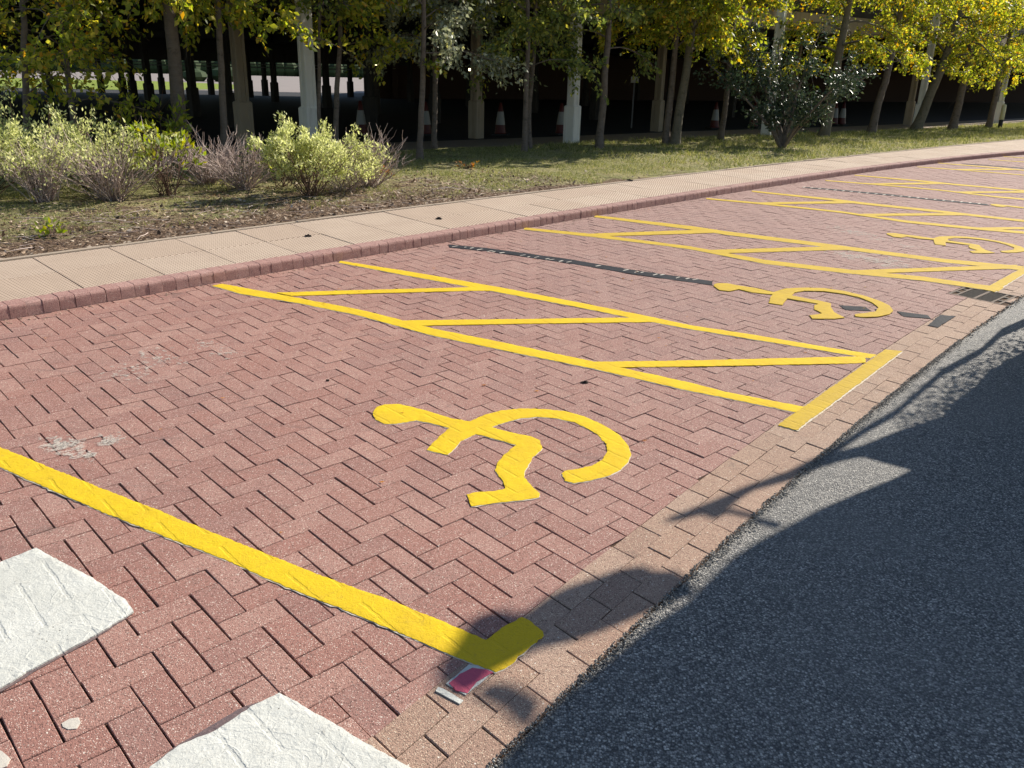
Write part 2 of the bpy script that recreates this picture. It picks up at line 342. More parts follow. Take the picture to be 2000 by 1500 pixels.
M['conewhite']=m_flat('cone_white_sleeve',(0.26,0.255,0.24),0.5,0.5)
M['conebase']=m_flat('cone_black_rubber',(0.03,0.03,0.03),0.8,0.3)
M['brickwall']=m_flat('dark_brick_wall',(0.07,0.045,0.038),0.9,0.2)
M['lamp']=m_flat('lit_lamp',(0.9,0.8,0.6),0.5,0.4,(1.0,0.78,0.45),3.0)
M['postyellow']=m_flat('pale_post_sleeve',(0.55,0.50,0.30),0.6,0.3)
M['clod']=m_flat('dark_soil_clod',(0.03,0.022,0.018),0.9,0.2)
M['hedge']=m_flat('dense_dark_foliage',(0.035,0.055,0.02),0.8,0.2)
M['sign']=m_flat('pale_sign',(0.45,0.43,0.42),0.6,0.3)
M['steel']=m_flat('dull_steel',(0.14,0.14,0.15),0.5,0.5)

# ------------------------------------------------------------------ measured outlines, metres, in the PAV frame
SYM1 = [(-0.683,3.768),(-0.686,3.817),(-0.68,3.863),(-0.647,3.898),(-0.578,3.911),(-0.504,3.883),(-0.396,3.823),(-0.292,3.76),(-0.202,3.734),(-0.137,3.813),(-0.05,3.885),(0.051,3.922),(0.163,3.929),(0.275,3.912),(0.372,3.855),(0.464,3.755),(0.523,3.657),(0.557,3.539),(0.563,3.445),(0.537,3.363),(0.493,3.282),(0.434,3.22),(0.353,3.168),(0.279,3.138),(0.246,3.158),(0.234,3.221),(0.25,3.25),(0.308,3.274),(0.372,3.312),(0.421,3.372),(0.451,3.455),(0.455,3.54),(0.425,3.636),(0.382,3.7),(0.318,3.776),(0.231,3.815),(0.131,3.824),(0.052,3.796),(-0.026,3.74),(-0.092,3.675),(0.005,3.627),(0.1,3.588),(0.142,3.552),(0.153,3.468),(0.108,3.362),(0.072,3.243),(0.068,3.178),(0.098,3.101),(0.134,3.036),(0.13,3.003),(0.016,2.96),(-0.142,2.91),(-0.167,3.002),(-0.132,3.021),(-0.051,3.045),(-0.01,3.066),(-0.02,3.126),(-0.057,3.222),(-0.051,3.298),(-0.018,3.39),(0.031,3.488),(-0.03,3.524),(-0.126,3.574),(-0.164,3.588),(-0.224,3.505),(-0.261,3.397),(-0.276,3.356),(-0.374,3.397),(-0.351,3.482),(-0.315,3.584),(-0.292,3.647),(-0.383,3.691),(-0.463,3.719),(-0.499,3.696),(-0.553,3.669),(-0.61,3.663),(-0.661,3.71)]
SYM2 = [(1.611,6.621),(1.63,6.687),(1.659,6.718),(1.744,6.732),(1.828,6.669),(1.944,6.613),(2.067,6.505),(2.192,6.635),(2.373,6.696),(2.539,6.704),(2.68,6.64),(2.796,6.519),(2.866,6.373),(2.893,6.248),(2.864,6.109),(2.79,5.995),(2.67,5.917),(2.556,5.885),(2.501,5.902),(2.516,5.955),(2.597,5.992),(2.712,6.061),(2.781,6.177),(2.781,6.315),(2.739,6.451),(2.645,6.543),(2.506,6.606),(2.341,6.591),(2.239,6.52),(2.186,6.423),(2.27,6.366),(2.372,6.297),(2.436,6.234),(2.396,6.119),(2.373,5.984),(2.404,5.853),(2.312,5.81),(2.148,5.792),(2.154,5.876),(2.231,5.913),(2.27,5.944),(2.244,6.043),(2.28,6.155),(2.327,6.206),(2.237,6.259),(2.126,6.326),(2.076,6.234),(2.03,6.128),(1.935,6.168),(1.996,6.335),(2.038,6.429),(1.889,6.464),(1.8,6.553),(1.702,6.476),(1.628,6.5)]
HEAD3 = [(4.1,9.267)]
HEAD4 = [(6.632,11.901)]
HEAD2 = [(1.611,6.621)]
LINE1 = [(-2.422,3.341),(-2.23,3.25),(-1.899,3.069),(-1.599,2.91),(-1.343,2.777),(-1.154,2.676),(-0.875,2.528),(-0.62,2.392),(-0.485,2.33),(-0.363,2.272),(-0.157,2.157),(-0.045,2.095),(0.0,2.157),(0.063,2.215),(0.09,2.201),(0.131,2.148),(0.133,2.128),(0.053,2.028),(0.034,1.991),(-0.011,1.955),(-0.152,2.022),(-0.315,2.109),(-0.459,2.188),(-0.724,2.323),(-0.991,2.473),(-1.343,2.648),(-1.552,2.751),(-1.805,2.892),(-2.121,3.065),(-2.301,3.148)]
LINE2 = [(-2.214,6.066),(-1.81,5.882),(-1.09,5.553),(-0.831,5.395),(-0.542,5.195),(-0.017,4.941),(0.464,4.69),(1.014,4.393),(1.18,4.28),(1.508,4.134),(1.575,4.099),(1.532,4.006),(1.479,4.034),(1.16,4.189),(0.99,4.266),(0.455,4.566),(0.107,4.732),(-0.527,5.047),(-1.063,5.409),(-1.51,5.63),(-1.999,5.817),(-2.264,5.997)]
LINE3 = [(-1.507,6.956),(-0.858,6.672),(-0.148,6.316),(0.479,5.962),(0.957,5.679),(1.22,5.505),(1.56,5.375),(2.021,5.158),(2.317,5.035),(2.248,4.959),(2.103,5.022),(1.65,5.218),(1.203,5.416),(0.94,5.554),(0.403,5.869),(-0.191,6.187),(-0.839,6.522),(-1.504,6.881)]
BAR1 = [(2.418,5.148),(2.521,5.131),(1.427,3.794),(1.348,3.845)]
D11 = [(-1.754,5.884),(-1.184,6.048),(-0.345,6.268),(-0.231,6.287),(-0.187,6.187),(-0.339,6.163),(-1.165,5.95),(-1.623,5.814)]
D12 = [(-0.824,5.325),(0.112,5.496),(0.88,5.643),(0.976,5.657),(0.96,5.545),(0.111,5.389),(-0.549,5.256),(-0.674,5.222)]
D13 = [(0.422,4.667),(1.085,4.776),(2.083,4.967),(2.23,4.995),(2.185,4.876),(2.114,4.849),(1.065,4.666),(0.522,4.583)]
LINE4 = [(0.065,8.789),(0.747,8.607),(1.715,8.175),(2.315,7.707),(2.972,7.461),(3.618,7.289),(4.037,7.073),(4.187,7.011),(4.061,6.857),(3.952,6.906),(3.548,7.131),(2.914,7.297),(2.269,7.533),(1.688,8.029),(1.457,8.147),(0.735,8.446),(0.055,8.675)]
LINE5 = [(0.887,9.718),(1.922,9.29),(2.249,9.069),(3.003,8.71),(3.524,8.437),(4.17,8.097),(4.86,7.901),(4.717,7.732),(4.092,7.93),(3.456,8.257),(2.944,8.519),(2.203,8.863),(1.882,9.075),(0.859,9.595)]
BAR2 = [(4.919,7.953),(4.967,7.899),(4.014,6.833),(3.952,6.906)]
D21 = [(0.665,8.576),(1.876,9.045),(2.175,9.139),(2.166,8.966),(1.838,8.84),(0.719,8.443)]
D22 = [(1.828,8.033),(3.235,8.478),(3.382,8.507),(3.344,8.33),(3.172,8.296),(1.882,7.885)]
D23 = [(2.96,7.4),(4.65,7.905),(4.816,7.956),(4.754,7.799),(4.565,7.745),(2.982,7.271)]
BLACK = [(-0.657,7.793),(-0.294,7.706),(0.415,7.414),(1.063,7.046),(1.638,6.792),(1.609,6.653),(1.044,6.898),(0.408,7.252),(-0.288,7.575),(-0.636,7.661)]
BLACK2 = [[(2.483,6.199),(2.683,6.187),(2.688,6.077),(2.494,6.076)],[(2.736,6.139),(2.836,6.099),(2.824,6.03),(2.718,6.055)],[(2.888,6.094),(3.092,6.03),(3.072,5.935),(2.882,5.96)]]
BLACK3 = [(3.187,6.044),(3.302,6.034),(3.024,5.716),(2.97,5.757)]
RED = [(-0.082,1.967),(-0.117,1.937),(-0.143,1.899),(-0.123,1.873),(-0.089,1.862),(-0.065,1.908),(-0.019,1.951),(-0.039,1.962),(-0.062,1.964)]
REDUNDER = [(-0.092,1.983),(-0.152,1.899),(-0.094,1.856),(-0.043,1.921),(-0.018,1.955),(-0.04,1.97)]
DAB = [(-0.173,1.883),(-0.144,1.868),(-0.098,1.833),(-0.108,1.818),(-0.179,1.866)]
SQ1 = [(-1.774,2.324),(-1.724,2.391),(-1.65,2.486),(-1.561,2.43),(-1.388,2.331),(-1.215,2.215),(-1.164,2.158),(-1.227,2.037),(-1.284,1.952),(-1.34,1.869),(-1.377,1.802),(-1.418,1.748)]
SQ1B = [(-1.166,2.156),(-1.175,2.126),(-1.222,2.026),(-1.279,1.944),(-1.334,1.858),(-1.371,1.792),(-1.379,1.806),(-1.342,1.872),(-1.286,1.956),(-1.229,2.041)]
SQ2 = [(-0.612,1.83),(-0.529,1.78),(-0.439,1.726),(-0.363,1.677),(-0.336,1.66),(-0.222,1.593),(-0.154,1.541),(-0.371,1.406),(-0.848,1.383),(-0.857,1.557),(-0.814,1.628),(-0.74,1.681),(-0.674,1.772)]
SQ2B = [(-0.858,1.559),(-0.845,1.591),(-0.818,1.64),(-0.784,1.672),(-0.751,1.712),(-0.707,1.767),(-0.662,1.796),(-0.634,1.805),(-0.671,1.762),(-0.737,1.672),(-0.81,1.62),(-0.84,1.58)]
SPOT1 = [(-1.147,1.689),(-1.134,1.706),(-1.113,1.712),(-1.099,1.695),(-1.099,1.673),(-1.12,1.669),(-1.138,1.677)]
SPOT2 = [(-1.274,1.597),(-1.247,1.59),(-1.211,1.566),(-1.207,1.544),(-1.222,1.532),(-1.238,1.536)]
WORN = [(-1.972,3.306),(-1.9,3.241),(-1.813,3.391),(-1.759,3.359),(-1.831,3.192),(-2.045,3.368),(-2.084,4.513),(-1.976,4.395),(-2.063,4.26),(-1.847,4.681),(-1.67,4.565),(-2.066,4.141)]
WORN2 = [(3.671,9.619),(3.729,9.39),(3.846,9.241),(3.911,8.977),(4.102,8.651),(3.072,8.445),(3.204,8.374),(3.245,8.056),(3.352,7.944),(3.457,7.834),(3.542,7.745),(3.189,8.182),(3.6,7.947),(3.461,8.097)]
CLODF = [(-1.908,7.49),(-0.828,8.594),(1.562,12.163)]
CLODP = [(0.406,4.33),(-1.003,4.197)]
Z3 = [(2.521,11.437)]
Z4 = [(4.975,13.95)]
Z5 = [(7.677,16.692)]
Z6 = [(10.181,18.83)]
SH_MAIN = [(-0.009,1.556),(0.014,1.642),(0.144,1.826),(0.213,1.913),(0.265,1.965),(0.39,2.111),(0.497,2.231),(0.625,2.352),(0.735,2.497),(0.838,2.628),(0.952,2.741),(1.112,2.874),(1.288,3.021),(1.506,3.179),(1.738,3.34),(1.843,3.425),(1.76,3.479),(1.669,3.54),(1.558,3.492),(1.413,3.4),(1.242,3.257),(1.072,3.163),(0.971,3.066),(0.869,2.925),(0.82,2.885),(0.783,2.925),(0.68,2.866),(0.63,2.846),(0.633,2.885),(0.842,3.042),(1.028,3.192),(1.25,3.345),(1.389,3.47),(1.575,3.596),(1.721,3.678),(2.004,3.893),(2.289,4.073),(2.459,4.296),(2.688,4.53),(2.952,4.86),(3.386,5.263),(3.898,5.659),(4.334,5.66),(4.657,4.409),(2.882,1.946),(1.268,0.968),(0.294,0.723),(-0.14,0.999)]
SH_TWIG = [(0.891,2.996),(0.996,2.951),(1.11,2.901),(1.071,2.851),(0.964,2.909),(0.874,2.945)]
SH_UPPER = [(1.452,3.519),(1.858,3.948),(2.075,4.153),(2.653,4.851),(3.143,5.325),(3.519,5.786),(3.876,6.104),(4.378,6.592),(4.233,6.279),(3.742,5.866),(3.41,5.581),(3.063,5.17),(2.587,4.71),(2.031,4.046),(1.817,3.843),(1.425,3.437)]
SH_LUMPA = [(-0.17,1.936),(-0.168,1.987),(-0.141,2.041),(-0.109,2.145),(-0.091,2.192),(-0.04,2.232),(0.015,2.252),(0.073,2.235),(0.136,2.315),(0.204,2.377),(0.317,2.445),(0.413,2.508),(0.485,2.529),(0.526,2.498),(0.586,2.505),(0.643,2.438),(0.633,2.385),(0.569,2.346),(0.498,2.296),(0.382,2.213),(0.295,2.151),(0.212,2.111),(0.113,2.071),(0.05,2.016),(0.02,1.988),(-0.021,1.958),(-0.038,1.919),(-0.073,1.885),(-0.111,1.869),(-0.147,1.895)]
SH_LUMPB = [(-0.068,1.851),(-0.009,1.908),(0.046,1.899),(0.105,1.853),(0.105,1.816),(0.074,1.744),(0.042,1.762),(0.004,1.81)]
TR = {'A': ((-5.147,12.913,0.3),(-5.108,12.913,2.153),0.092),'B': ((-4.548,13.06,0.3),(-4.468,13.06,2.174),0.046),'Cc': ((-3.439,14.458,0.3),(-3.329,14.458,1.721),0.029),'Dd': ((-3.192,14.523,0.3),(-2.998,14.523,1.901),0.04),'Ee': ((-1.717,14.444,0.3),(-1.656,14.444,1.46),0.045),'F': ((-1.678,16.52,0.3),(-1.665,16.52,1.596),0.046),'G': ((0.049,16.214,0.3),(0.069,16.214,1.941),0.045),'H': ((0.15,17.173,0.3),(0.207,17.173,1.729),0.048),'I': ((1.576,17.465,0.3),(1.656,17.465,2.477),0.065),'J': ((3.194,19.153,0.3),(3.234,19.153,1.987),0.065),'K': ((3.361,19.061,0.3),(3.441,19.061,1.949),0.088),'L': ((4.782,20.901,0.3),(4.808,20.901,1.919),0.058),'M': ((5.736,19.077,0.3),(5.478,19.077,1.227),0.035),'N': ((8.058,23.271,0.3),(8.068,23.271,1.03),0.108),'O': ((10.204,25.514,0.3),(10.371,25.514,2.113),0.094),'P': ((12.264,27.24,0.3),(12.743,27.24,2.179),0.126),'Q': ((14.135,28.746,0.3),(14.209,28.746,2.392),0.106),'R': ((16.175,30.405,0.3),(16.257,30.405,2.12),0.084),'T': ((-6.804,11.66,0.3),(-6.56,11.66,2.047),0.04),'U': ((-6.439,12.3,0.3),(-6.353,12.3,2.151),0.038)}
CONES = [(-3.71,19.869,0.3),(-2.279,20.381,0.3),(-0.542,21.003,0.3),(0.956,21.729,0.3),(5.707,25.946,0.3),(7.225,27.343,0.3),(10.643,29.931,0.3),(10.952,30.063,0.3)]
BUSH = {'b1': (-4.962,8.434,0.3),'b1b': (-5.587,8.687,0.3),'b1c': (-4.743,8.367,0.3),'b2': (-4.316,9.02,0.3),'b2b': (-4.068,9.641,0.3),'tw': (-3.67,10.471,0.3),'tw2': (-3.414,10.891,0.3),'b4': (-2.327,9.528,0.3),'b4b': (-2.038,10.292,0.3),'oak': (-2.3,12.013,0.3),'sap': (-5.357,14.42,0.3),'up': (-6.76,15.045,0.3),'weed': (-4.104,7.102,0.3)}

# ------------------------------------------------------------------ plan curves, in the PAV frame, (a along the kerb, b across it)
Q=0.70710678
def XY(a,b): return ((a-b)*Q,(a+b)*Q)
def AB(x,y): return ((x+y)*Q,(y-x)*Q)
def ext(f,lo,hi):
    def g(a):
        if a<lo: s=(f(lo+.5)-f(lo))/.5; return f(lo)+s*(a-lo)
        if a>hi: s=(f(hi)-f(hi-.5))/.5; return f(hi)+s*(a-hi)
        return f(a)
    return g
kerb=ext(lambda a:-0.000147916*a**3+0.00115243*a*a+0.0645466*a+5.738428,0.5,24)
fwb=ext(lambda a:2.15247e-05*a**3-0.00311857*a*a+0.0806843*a+7.0135465,0.5,27)
def edge_(a):
    if a<6.6: return -0.0076649*a*a+0.1656873*a+0.9706948
    return -0.0076649*6.6**2+0.1656873*6.6+0.9706948+(kerb(a)-kerb(6.6))
edge=ext(edge_,-3,60)
def inner(a): return edge(a)+0.302
A0,A1=-3.0,30.0

# ------------------------------------------------------------------ road, sand bed, ground sheets
aa=[-60,-20,-8]+[x*0.5-6 for x in range(0,60)]+[26,30,40,60,100]
V=[];F=[]
for a in aa:
    V.append((*XY(a,edge(a)-0.004),-0.006)); V.append((*XY(a,-60),-0.006))
for i in range(len(aa)-1): F.append((2*i,2*i+1,2*i+3,2*i+2))
road=obj('road',mesh('road',V,F,M['asphalt']),None,PAV); tag(road,kind='structure')
V=[];F=[]
aa=[x*0.5-4 for x in range(0,90)]
for a in aa:
    V.append((*XY(a,edge(a)-0.01),-0.008)); V.append((*XY(a,kerb(a)+0.05),-0.008))
for i in range(len(aa)-1): F.append((2*i,2*i+1,2*i+3,2*i+2))
paving=empty('paving',PAV); tag(paving,'bays of red herringbone block paving between the kerb and the asphalt road',kind='structure')
tag(obj('sand_bed',mesh('sand_bed',V,F,M['sand']),paving,Matrix()),kind='stuff')

# ------------------------------------------------------------------ herringbone pavers
def clip(poly,f):
    out=[]; n=len(poly)
    for i in range(n):
        p,q=poly[i],poly[(i+1)%n]; fp,fq=f(p),f(q)
        if fp>=0: out.append(p)
        if (fp>=0)!=(fq>=0):
            t=fp/(fp-fq); out.append((p[0]+(q[0]-p[0])*t,p[1]+(q[1]-p[1])*t))
    return out
def area(p): return 0.5*sum(p[i][0]*p[(i+1)%len(p)][1]-p[(i+1)%len(p)][0]*p[i][1] for i in range(len(p)))
def block(poly,z=0.0,ch=0.0035,dep=0.028,tilt=(0,0),rnd_=0.0):
    """chamfered block from a ccw outline; top at z"""
    n=len(poly); cx=sum(p[0] for p in poly)/n; cy=sum(p[1] for p in poly)/n
    def inset(p,d):
        dx,dy=p[0]-cx,p[1]-cy; L=math.hypot(dx,dy)+1e-9
        # move in along both axes about equally
        return (p[0]-math.copysign(min(d,abs(dx)),dx), p[1]-math.copysign(min(d,abs(dy)),dy))
    V=[]
    for p in poly: V.append((p[0],p[1],z-dep))
    for p in poly: V.append((p[0],p[1],z-ch+tilt[0]*(p[0]-cx)+tilt[1]*(p[1]-cy)))
    for p in poly:
        q=inset(p,ch*0.8); V.append((q[0],q[1],z+tilt[0]*(p[0]-cx)+tilt[1]*(p[1]-cy)+random.uniform(-rnd_,rnd_)))
    F=[tuple(range(2*n,3*n))]
    for i in range(n):
        j=(i+1)%n; F.append((i,j,n+j,n+i)); F.append((n+i,n+j,2*n+j,2*n+i))
    return V,F
camP=PAV.inverted()@cam.matrix_world.translation
def pix(x,y,z=0.0):
    """position in the photo's frame (2000x1500) of a PAV point, only to rank the pieces by how large they show"""
    f,pi_,ro=1622.08,0.375382,0.04241
    zc=z-1.6817; d=y*math.cos(pi_)-zc*math.sin(pi_)
    if d<0.1: return None
    u=f*x/d; v=-f*(y*math.sin(pi_)+zc*math.cos(pi_))/d
    return 1000+u*math.cos(ro)-v*math.sin(ro), 750+u*math.sin(ro)+v*math.cos(ro), d
GCX,GCY=XY(7.50,2.03); GHL,GHW=0.205,0.215        # gully: half size across and along the road
def gl(p): dx,dy=p[0]-GCX,p[1]-GCY; return (dx*SU-dy*CU, dx*CU+dy*SU)
def cut_gully(poly):
    if not poly or len(poly)<3: return poly
    L=[gl(p) for p in poly]; 
    if max(l[0] for l in L)<-GHL or min(l[0] for l in L)>GHL or max(l[1] for l in L)<-GHW or min(l[1] for l in L)>GHW: return poly
    cx=sum(l[0] for l in L)/len(L); cy=sum(l[1] for l in L)/len(L)
    cand=[(max(l[0] for l in L)-GHL,lambda p:gl(p)[0]-GHL),(-GHL-min(l[0] for l in L),lambda p:-GHL-gl(p)[0]),
          (max(l[1] for l in L)-GHW,lambda p:gl(p)[1]-GHW),(-GHW-min(l[1] for l in L),lambda p:-GHW-gl(p)[1])]
    d,f=max(cand,key=lambda t:t[0])
    if d<=0.004: return []
    return clip(poly,f)
cells=[]
for i in range(-70,330):
    for j in range(-90,60):
        s=(i+j)%4
        if s==2: cells.append((i,j,0))
        elif s==0: cells.append((i,j,1))
GU,GV=0.0026,0.0011          # half joints: wide ones run down the slope, tight ones along it
def rect(i,j,k,ju=0,jv=0,dr=0):
    if k==0: u0,u1,v0,v1=i,i+2,j,j+1
    else: u0,u1,v0,v1=i,i+1,j,j+2
    u0+=GU*10; u1-=GU*10; v0+=GV*10; v1-=GV*10
    uc,vc=(u0+u1)/2+ju,(v0+v1)/2+jv; hu,hv=(u1-u0)/2,(v1-v0)/2
    c,s=math.cos(dr),math.sin(dr)
    # u x v is left handed seen from above, so walk it this way round to get a ccw outline
    return [lat(uc+a*c-b*s,vc+a*s+b*c) for a,b in ((-hu,-hv),(-hu,hv),(hu,hv),(hu,-hv))], (uc,vc)
pieces=[]
for i,j,k in cells:
    uc=i+(1 if k==0 else .5); vc=j+(.5 if k==0 else 1); x,y=lat(uc,vc); a,b=AB(x,y)
    if a<A0 or a>A1+14 or b<inner(a)-0.15 or b>kerb(a)+0.15: continue
    ju,jv,dr=random.gauss(0,.008),random.gauss(0,.008),random.gauss(0,.006)
    poly,_=rect(i,j,k,ju,jv,dr); whole=True
    for f in ((lambda p:kerb(AB(*p)[0])-0.004-AB(*p)[1]),(lambda p:AB(*p)[1]-inner(AB(*p)[0])-0.004)):
        if min(f(p) for p in poly)<0: whole=False; poly=clip(poly,f)
        if len(poly)<3: break
    if len(poly)>=3:
        p2=cut_gully(poly)
        if p2!=poly: whole=False; poly=p2
    if len(poly)<3 or abs(area(poly))<0.0009: continue
    if area(poly)<0: poly=poly[::-1]
    q=pix(x,y); size=0
    if q and -30<q[0]<2030 and -30<q[1]<1530: size=1000.0/q[2]**2
    pieces.append((size,whole,i,j,k,ju,jv,dr,poly))
pieces.sort(key=lambda t:-t[0])
proto={}
def proto_block(k,var):
    if (k,var) in proto: return proto[(k,var)]
    hx,hy=(0.1-GU,0.05-GV) if k==0 else (0.1-GV,0.05-GU)
    P=[(-hx,-hy),(hx,-hy),(hx,hy),(-hx,hy)]
    P=[(x+random.uniform(-.0006,.0006),y+random.uniform(-.0006,.0006)) for x,y in P]
    V,F=block(P,0,0.0022,rnd_=0.0004); proto[(k,var)]=mesh('brick',V,F,M['red']); return proto[(k,var)]
big=MB()
ncount=0
for size,whole,i,j,k,ju,jv,dr,poly in pieces:
    z=random.gauss(0,.0009); tl=(random.gauss(0,.006),random.gauss(0,.006))
    if ncount<300 and size>0:
        if whole:
            uc=i+(1 if k==0 else .5)+ju; vc=j+(.5 if k==0 else 1)+jv; x,y=lat(uc,vc)
            ang=(TH if k==0 else TH-math.pi/2)-dr
            mw=T(x,y,z)@Matrix.Rotation(ang,4,'Z')@Matrix.Rotation(tl[0],4,'X')@Matrix.Rotation(tl[1],4,'Y')
            obj('brick',proto_block(k,random.randrange(4)),paving,mw)
        else:
            cx=sum(p[0] for p in poly)/len(poly); cy=sum(p[1] for p in poly)/len(poly)
            V,F=block([(p[0]-cx,p[1]-cy) for p in poly],0,0.0022)
            obj('brick',mesh('brick',V,F,M['red']),paving,T(cx,cy,z))
        ncount+=1
    else:
        V,F=block(poly,z,0.0022,0.02,tl); big.add(V,F)
tag(obj('herringbone_pavers',big.me('herringbone_pavers',M['red']),paving,Matrix()),kind='stuff')

# three buff stretcher rows between the red pavers and the asphalt
border=empty('paving_border',PAV); tag(border,'three rows of buff blocks edging the red paving beside the asphalt',kind='structure')
bp=[]
def curve_blocks(a0,a1,r,step,off):
    a=a0+off
    while a<a1:
        m=a+step/2; t=(edge(m+.05)-edge(m-.05))/.1; L=step/math.hypot(1,t); yield a,a+L; a+=L
for r in range(3):
    for s,e in curve_blocks(-2.4,34,r,0.2012,(0,0.1,0.035)[r]):
        t=(edge(e)-edge(s))/(e-s); k_=math.hypot(1,t)
        b0=0.302-0.1*r; g=0.0015
        P=[XY(s+g,edge(s)+(b0-0.1)*k_+g*.6),XY(e-g,edge(e)+(b0-0.1)*k_+g*.6),XY(e-g,edge(e)+b0*k_-g*.6),XY(s+g,edge(s)+b0*k_-g*.6)]
        P=[(x+random.gauss(0,.0009),y+random.gauss(0,.0009)) for x,y in P]
        if area(P)<0: P=P[::-1]
        P=cut_gully(P)
        if len(P)<3 or abs(area(P))<0.0009: continue
        q=pix(*P[0]); sz=(1/q[2] if q and -60<q[0]<2060 and -60<q[1]<1560 else 0)
        bp.append((sz,P))
bp.sort(key=lambda t:-t[0]); far=MB()
for n_,(sz,P) in enumerate(bp):
    z=random.gauss(0,.0011); tl=(random.gauss(0,.006),random.gauss(0,.006))
    if n_<260 and sz>0:
        cx=sum(p[0] for p in P)/len(P); cy=sum(p[1] for p in P)/len(P)
        V,F=block([(p[0]-cx,p[1]-cy) for p in P],0,0.0022,tilt=tl); obj('brick',mesh('brick',V,F,M['buff']),border,T(cx,cy,z))
    else:
        V,F=block(P,z,0.004,0.02,tl); far.add(V,F)
tag(obj('edge_blocks',far.me('edge_blocks',M['buff']),border,Matrix()),kind='stuff')

# ------------------------------------------------------------------ kerb of bullnosed blocks
ker=empty('kerb',PAV); tag(ker,'low kerb of red bullnosed blocks between the bays and the slabbed footway',kind='structure')
def kerb_mesh(w,var):
    prof=[(0.004,-0.03),(0.0,0.0),(0.0,0.062)]+[(0.024-0.024*math.cos(t),0.062+0.028*math.sin(t)) for t in (0.35,0.75,1.15,1.57)]+[(0.118,0.090),(0.118,-0.03)]
    st=[(-w/2,0.0018),(-w/2+0.0018,0),(w/2-0.0018,0),(w/2,0.0018)]; V=[];F=[];n_=len(prof)
    cx,cz=0.06,0.04
    for x,d in st:
        for (b,z) in prof: V.append((x,b+math.copysign(d,cx-b) if d else b,z-(d if z>cz else 0)))
    for k in range(3):
        for i in range(n_-1):
            F.append((k*n_+i,k*n_+i+1,(k+1)*n_+i+1,(k+1)*n_+i))
    F.append(tuple(range(n_))[::-1]); F.append(tuple(3*n_+i for i in range(n_)))
    V=[(x+random.uniform(-.0005,.0005),b+random.uniform(-.001,.001),z+random.uniform(-.001,.001)) for x,b,z in V]
    return V,[f[::-1] for f in F]
kv=[kerb_mesh(0.0988,i) for i in range(5)]; km=[mesh('kerb_block',v,f,M['kerb']) for v,f in kv]
far=MB(); a=-3.2; c=0
while a<36:
    t=(kerb(a+.05)-kerb(a-.05))/.1; ang=math.atan(t)+math.pi/4; x,y=XY(a,kerb(a))
    mw=T(x,y,random.gauss(0,.0009))@Matrix.Rotation(ang+random.gauss(0,.005),4,'Z')@T(0,random.gauss(0,.0008),0)
    if a>0.2 and a<17: obj('kerb_block',km[c%5],ker,mw)
    else:
        v,f=kv[c%5]; far.add([mw@Vector(q) for q in v],f)
    a+=0.1/math.hypot(1,t)*random.choice((1,1,1,1.0,1.03)); c+=1
tag(obj('kerb_blocks_further_on',far.me('kerb_blocks_further_on',M['kerb']),ker,Matrix()),kind='stuff')

# ------------------------------------------------------------------ footway of textured slabs
fw=empty('footway',PAV); tag(fw,'footway of two rows of buff textured slabs behind the kerb',kind='structure')
V=[];F=[]
aa=[x*0.5-4 for x in range(0,90)]
for a in aa: V.append((*XY(a,kerb(a)+0.11),0.070)); V.append((*XY(a,fwb(a)+0.02),0.070))
for i in range(len(aa)-1): F.append((2*i,2*i+1,2*i+3,2*i+2))
obj('mortar_bed',mesh('mortar_bed',V,F,M['sand']),fw,Matrix())
s0=1.79-0.578*9
for i in range(0,66):
    s,e=s0+i*0.578,s0+(i+1)*0.578
    for r in range(2):
        def B(a,f): k0=kerb(a)+0.121; k1=fwb(a)-0.052; return k0+(k1-k0)*f
        f0,f1=(0,.5) if r==0 else (.5,1)
        g=0.0024; P=[XY(s+g,B(s,f0)+g*.6),XY(e-g,B(e,f0)+g*.6),XY(e-g,B(e,f1)-g*.6),XY(s+g,B(s,f1)-g*.6)]
        cx=sum(p[0] for p in P)/4; cy=sum(p[1] for p in P)/4; an=math.pi/4+math.atan((B(e,f0)-B(s,f0))/(e-s))
        ca,sa=math.cos(-an),math.sin(-an)
        PL=[((x-cx)*ca-(y-cy)*sa,(x-cx)*sa+(y-cy)*ca) for x,y in P]
        Vv,Ff=block(PL,0,0.003,0.03)
        obj('paving_slab',mesh('paving_slab',Vv,Ff,M['slab']),fw,T(cx,cy,0.088+random.gauss(0,.0012))@Matrix.Rotation(an,4,'Z')@Matrix.Rotation(random.gauss(0,.0025),4,'X'))
a=-3.0
while a<34:
    e=a+0.9; P=[XY(a+.002,fwb(a)-.048),XY(e-.002,fwb(e)-.048),XY(e-.002,fwb(e)+.004),XY(a+.002,fwb(a)+.004)]
    cx=sum(p[0] for p in P)/4; cy=sum(p[1] for p in P)/4
    Vv,Ff=block([(p[0]-cx,p[1]-cy) for p in P],0,0.006,0.1)
    obj('edging_strip',mesh('edging_strip',Vv,Ff,M['edging']),fw,T(cx,cy,0.097+random.gauss(0,.002))); a=e

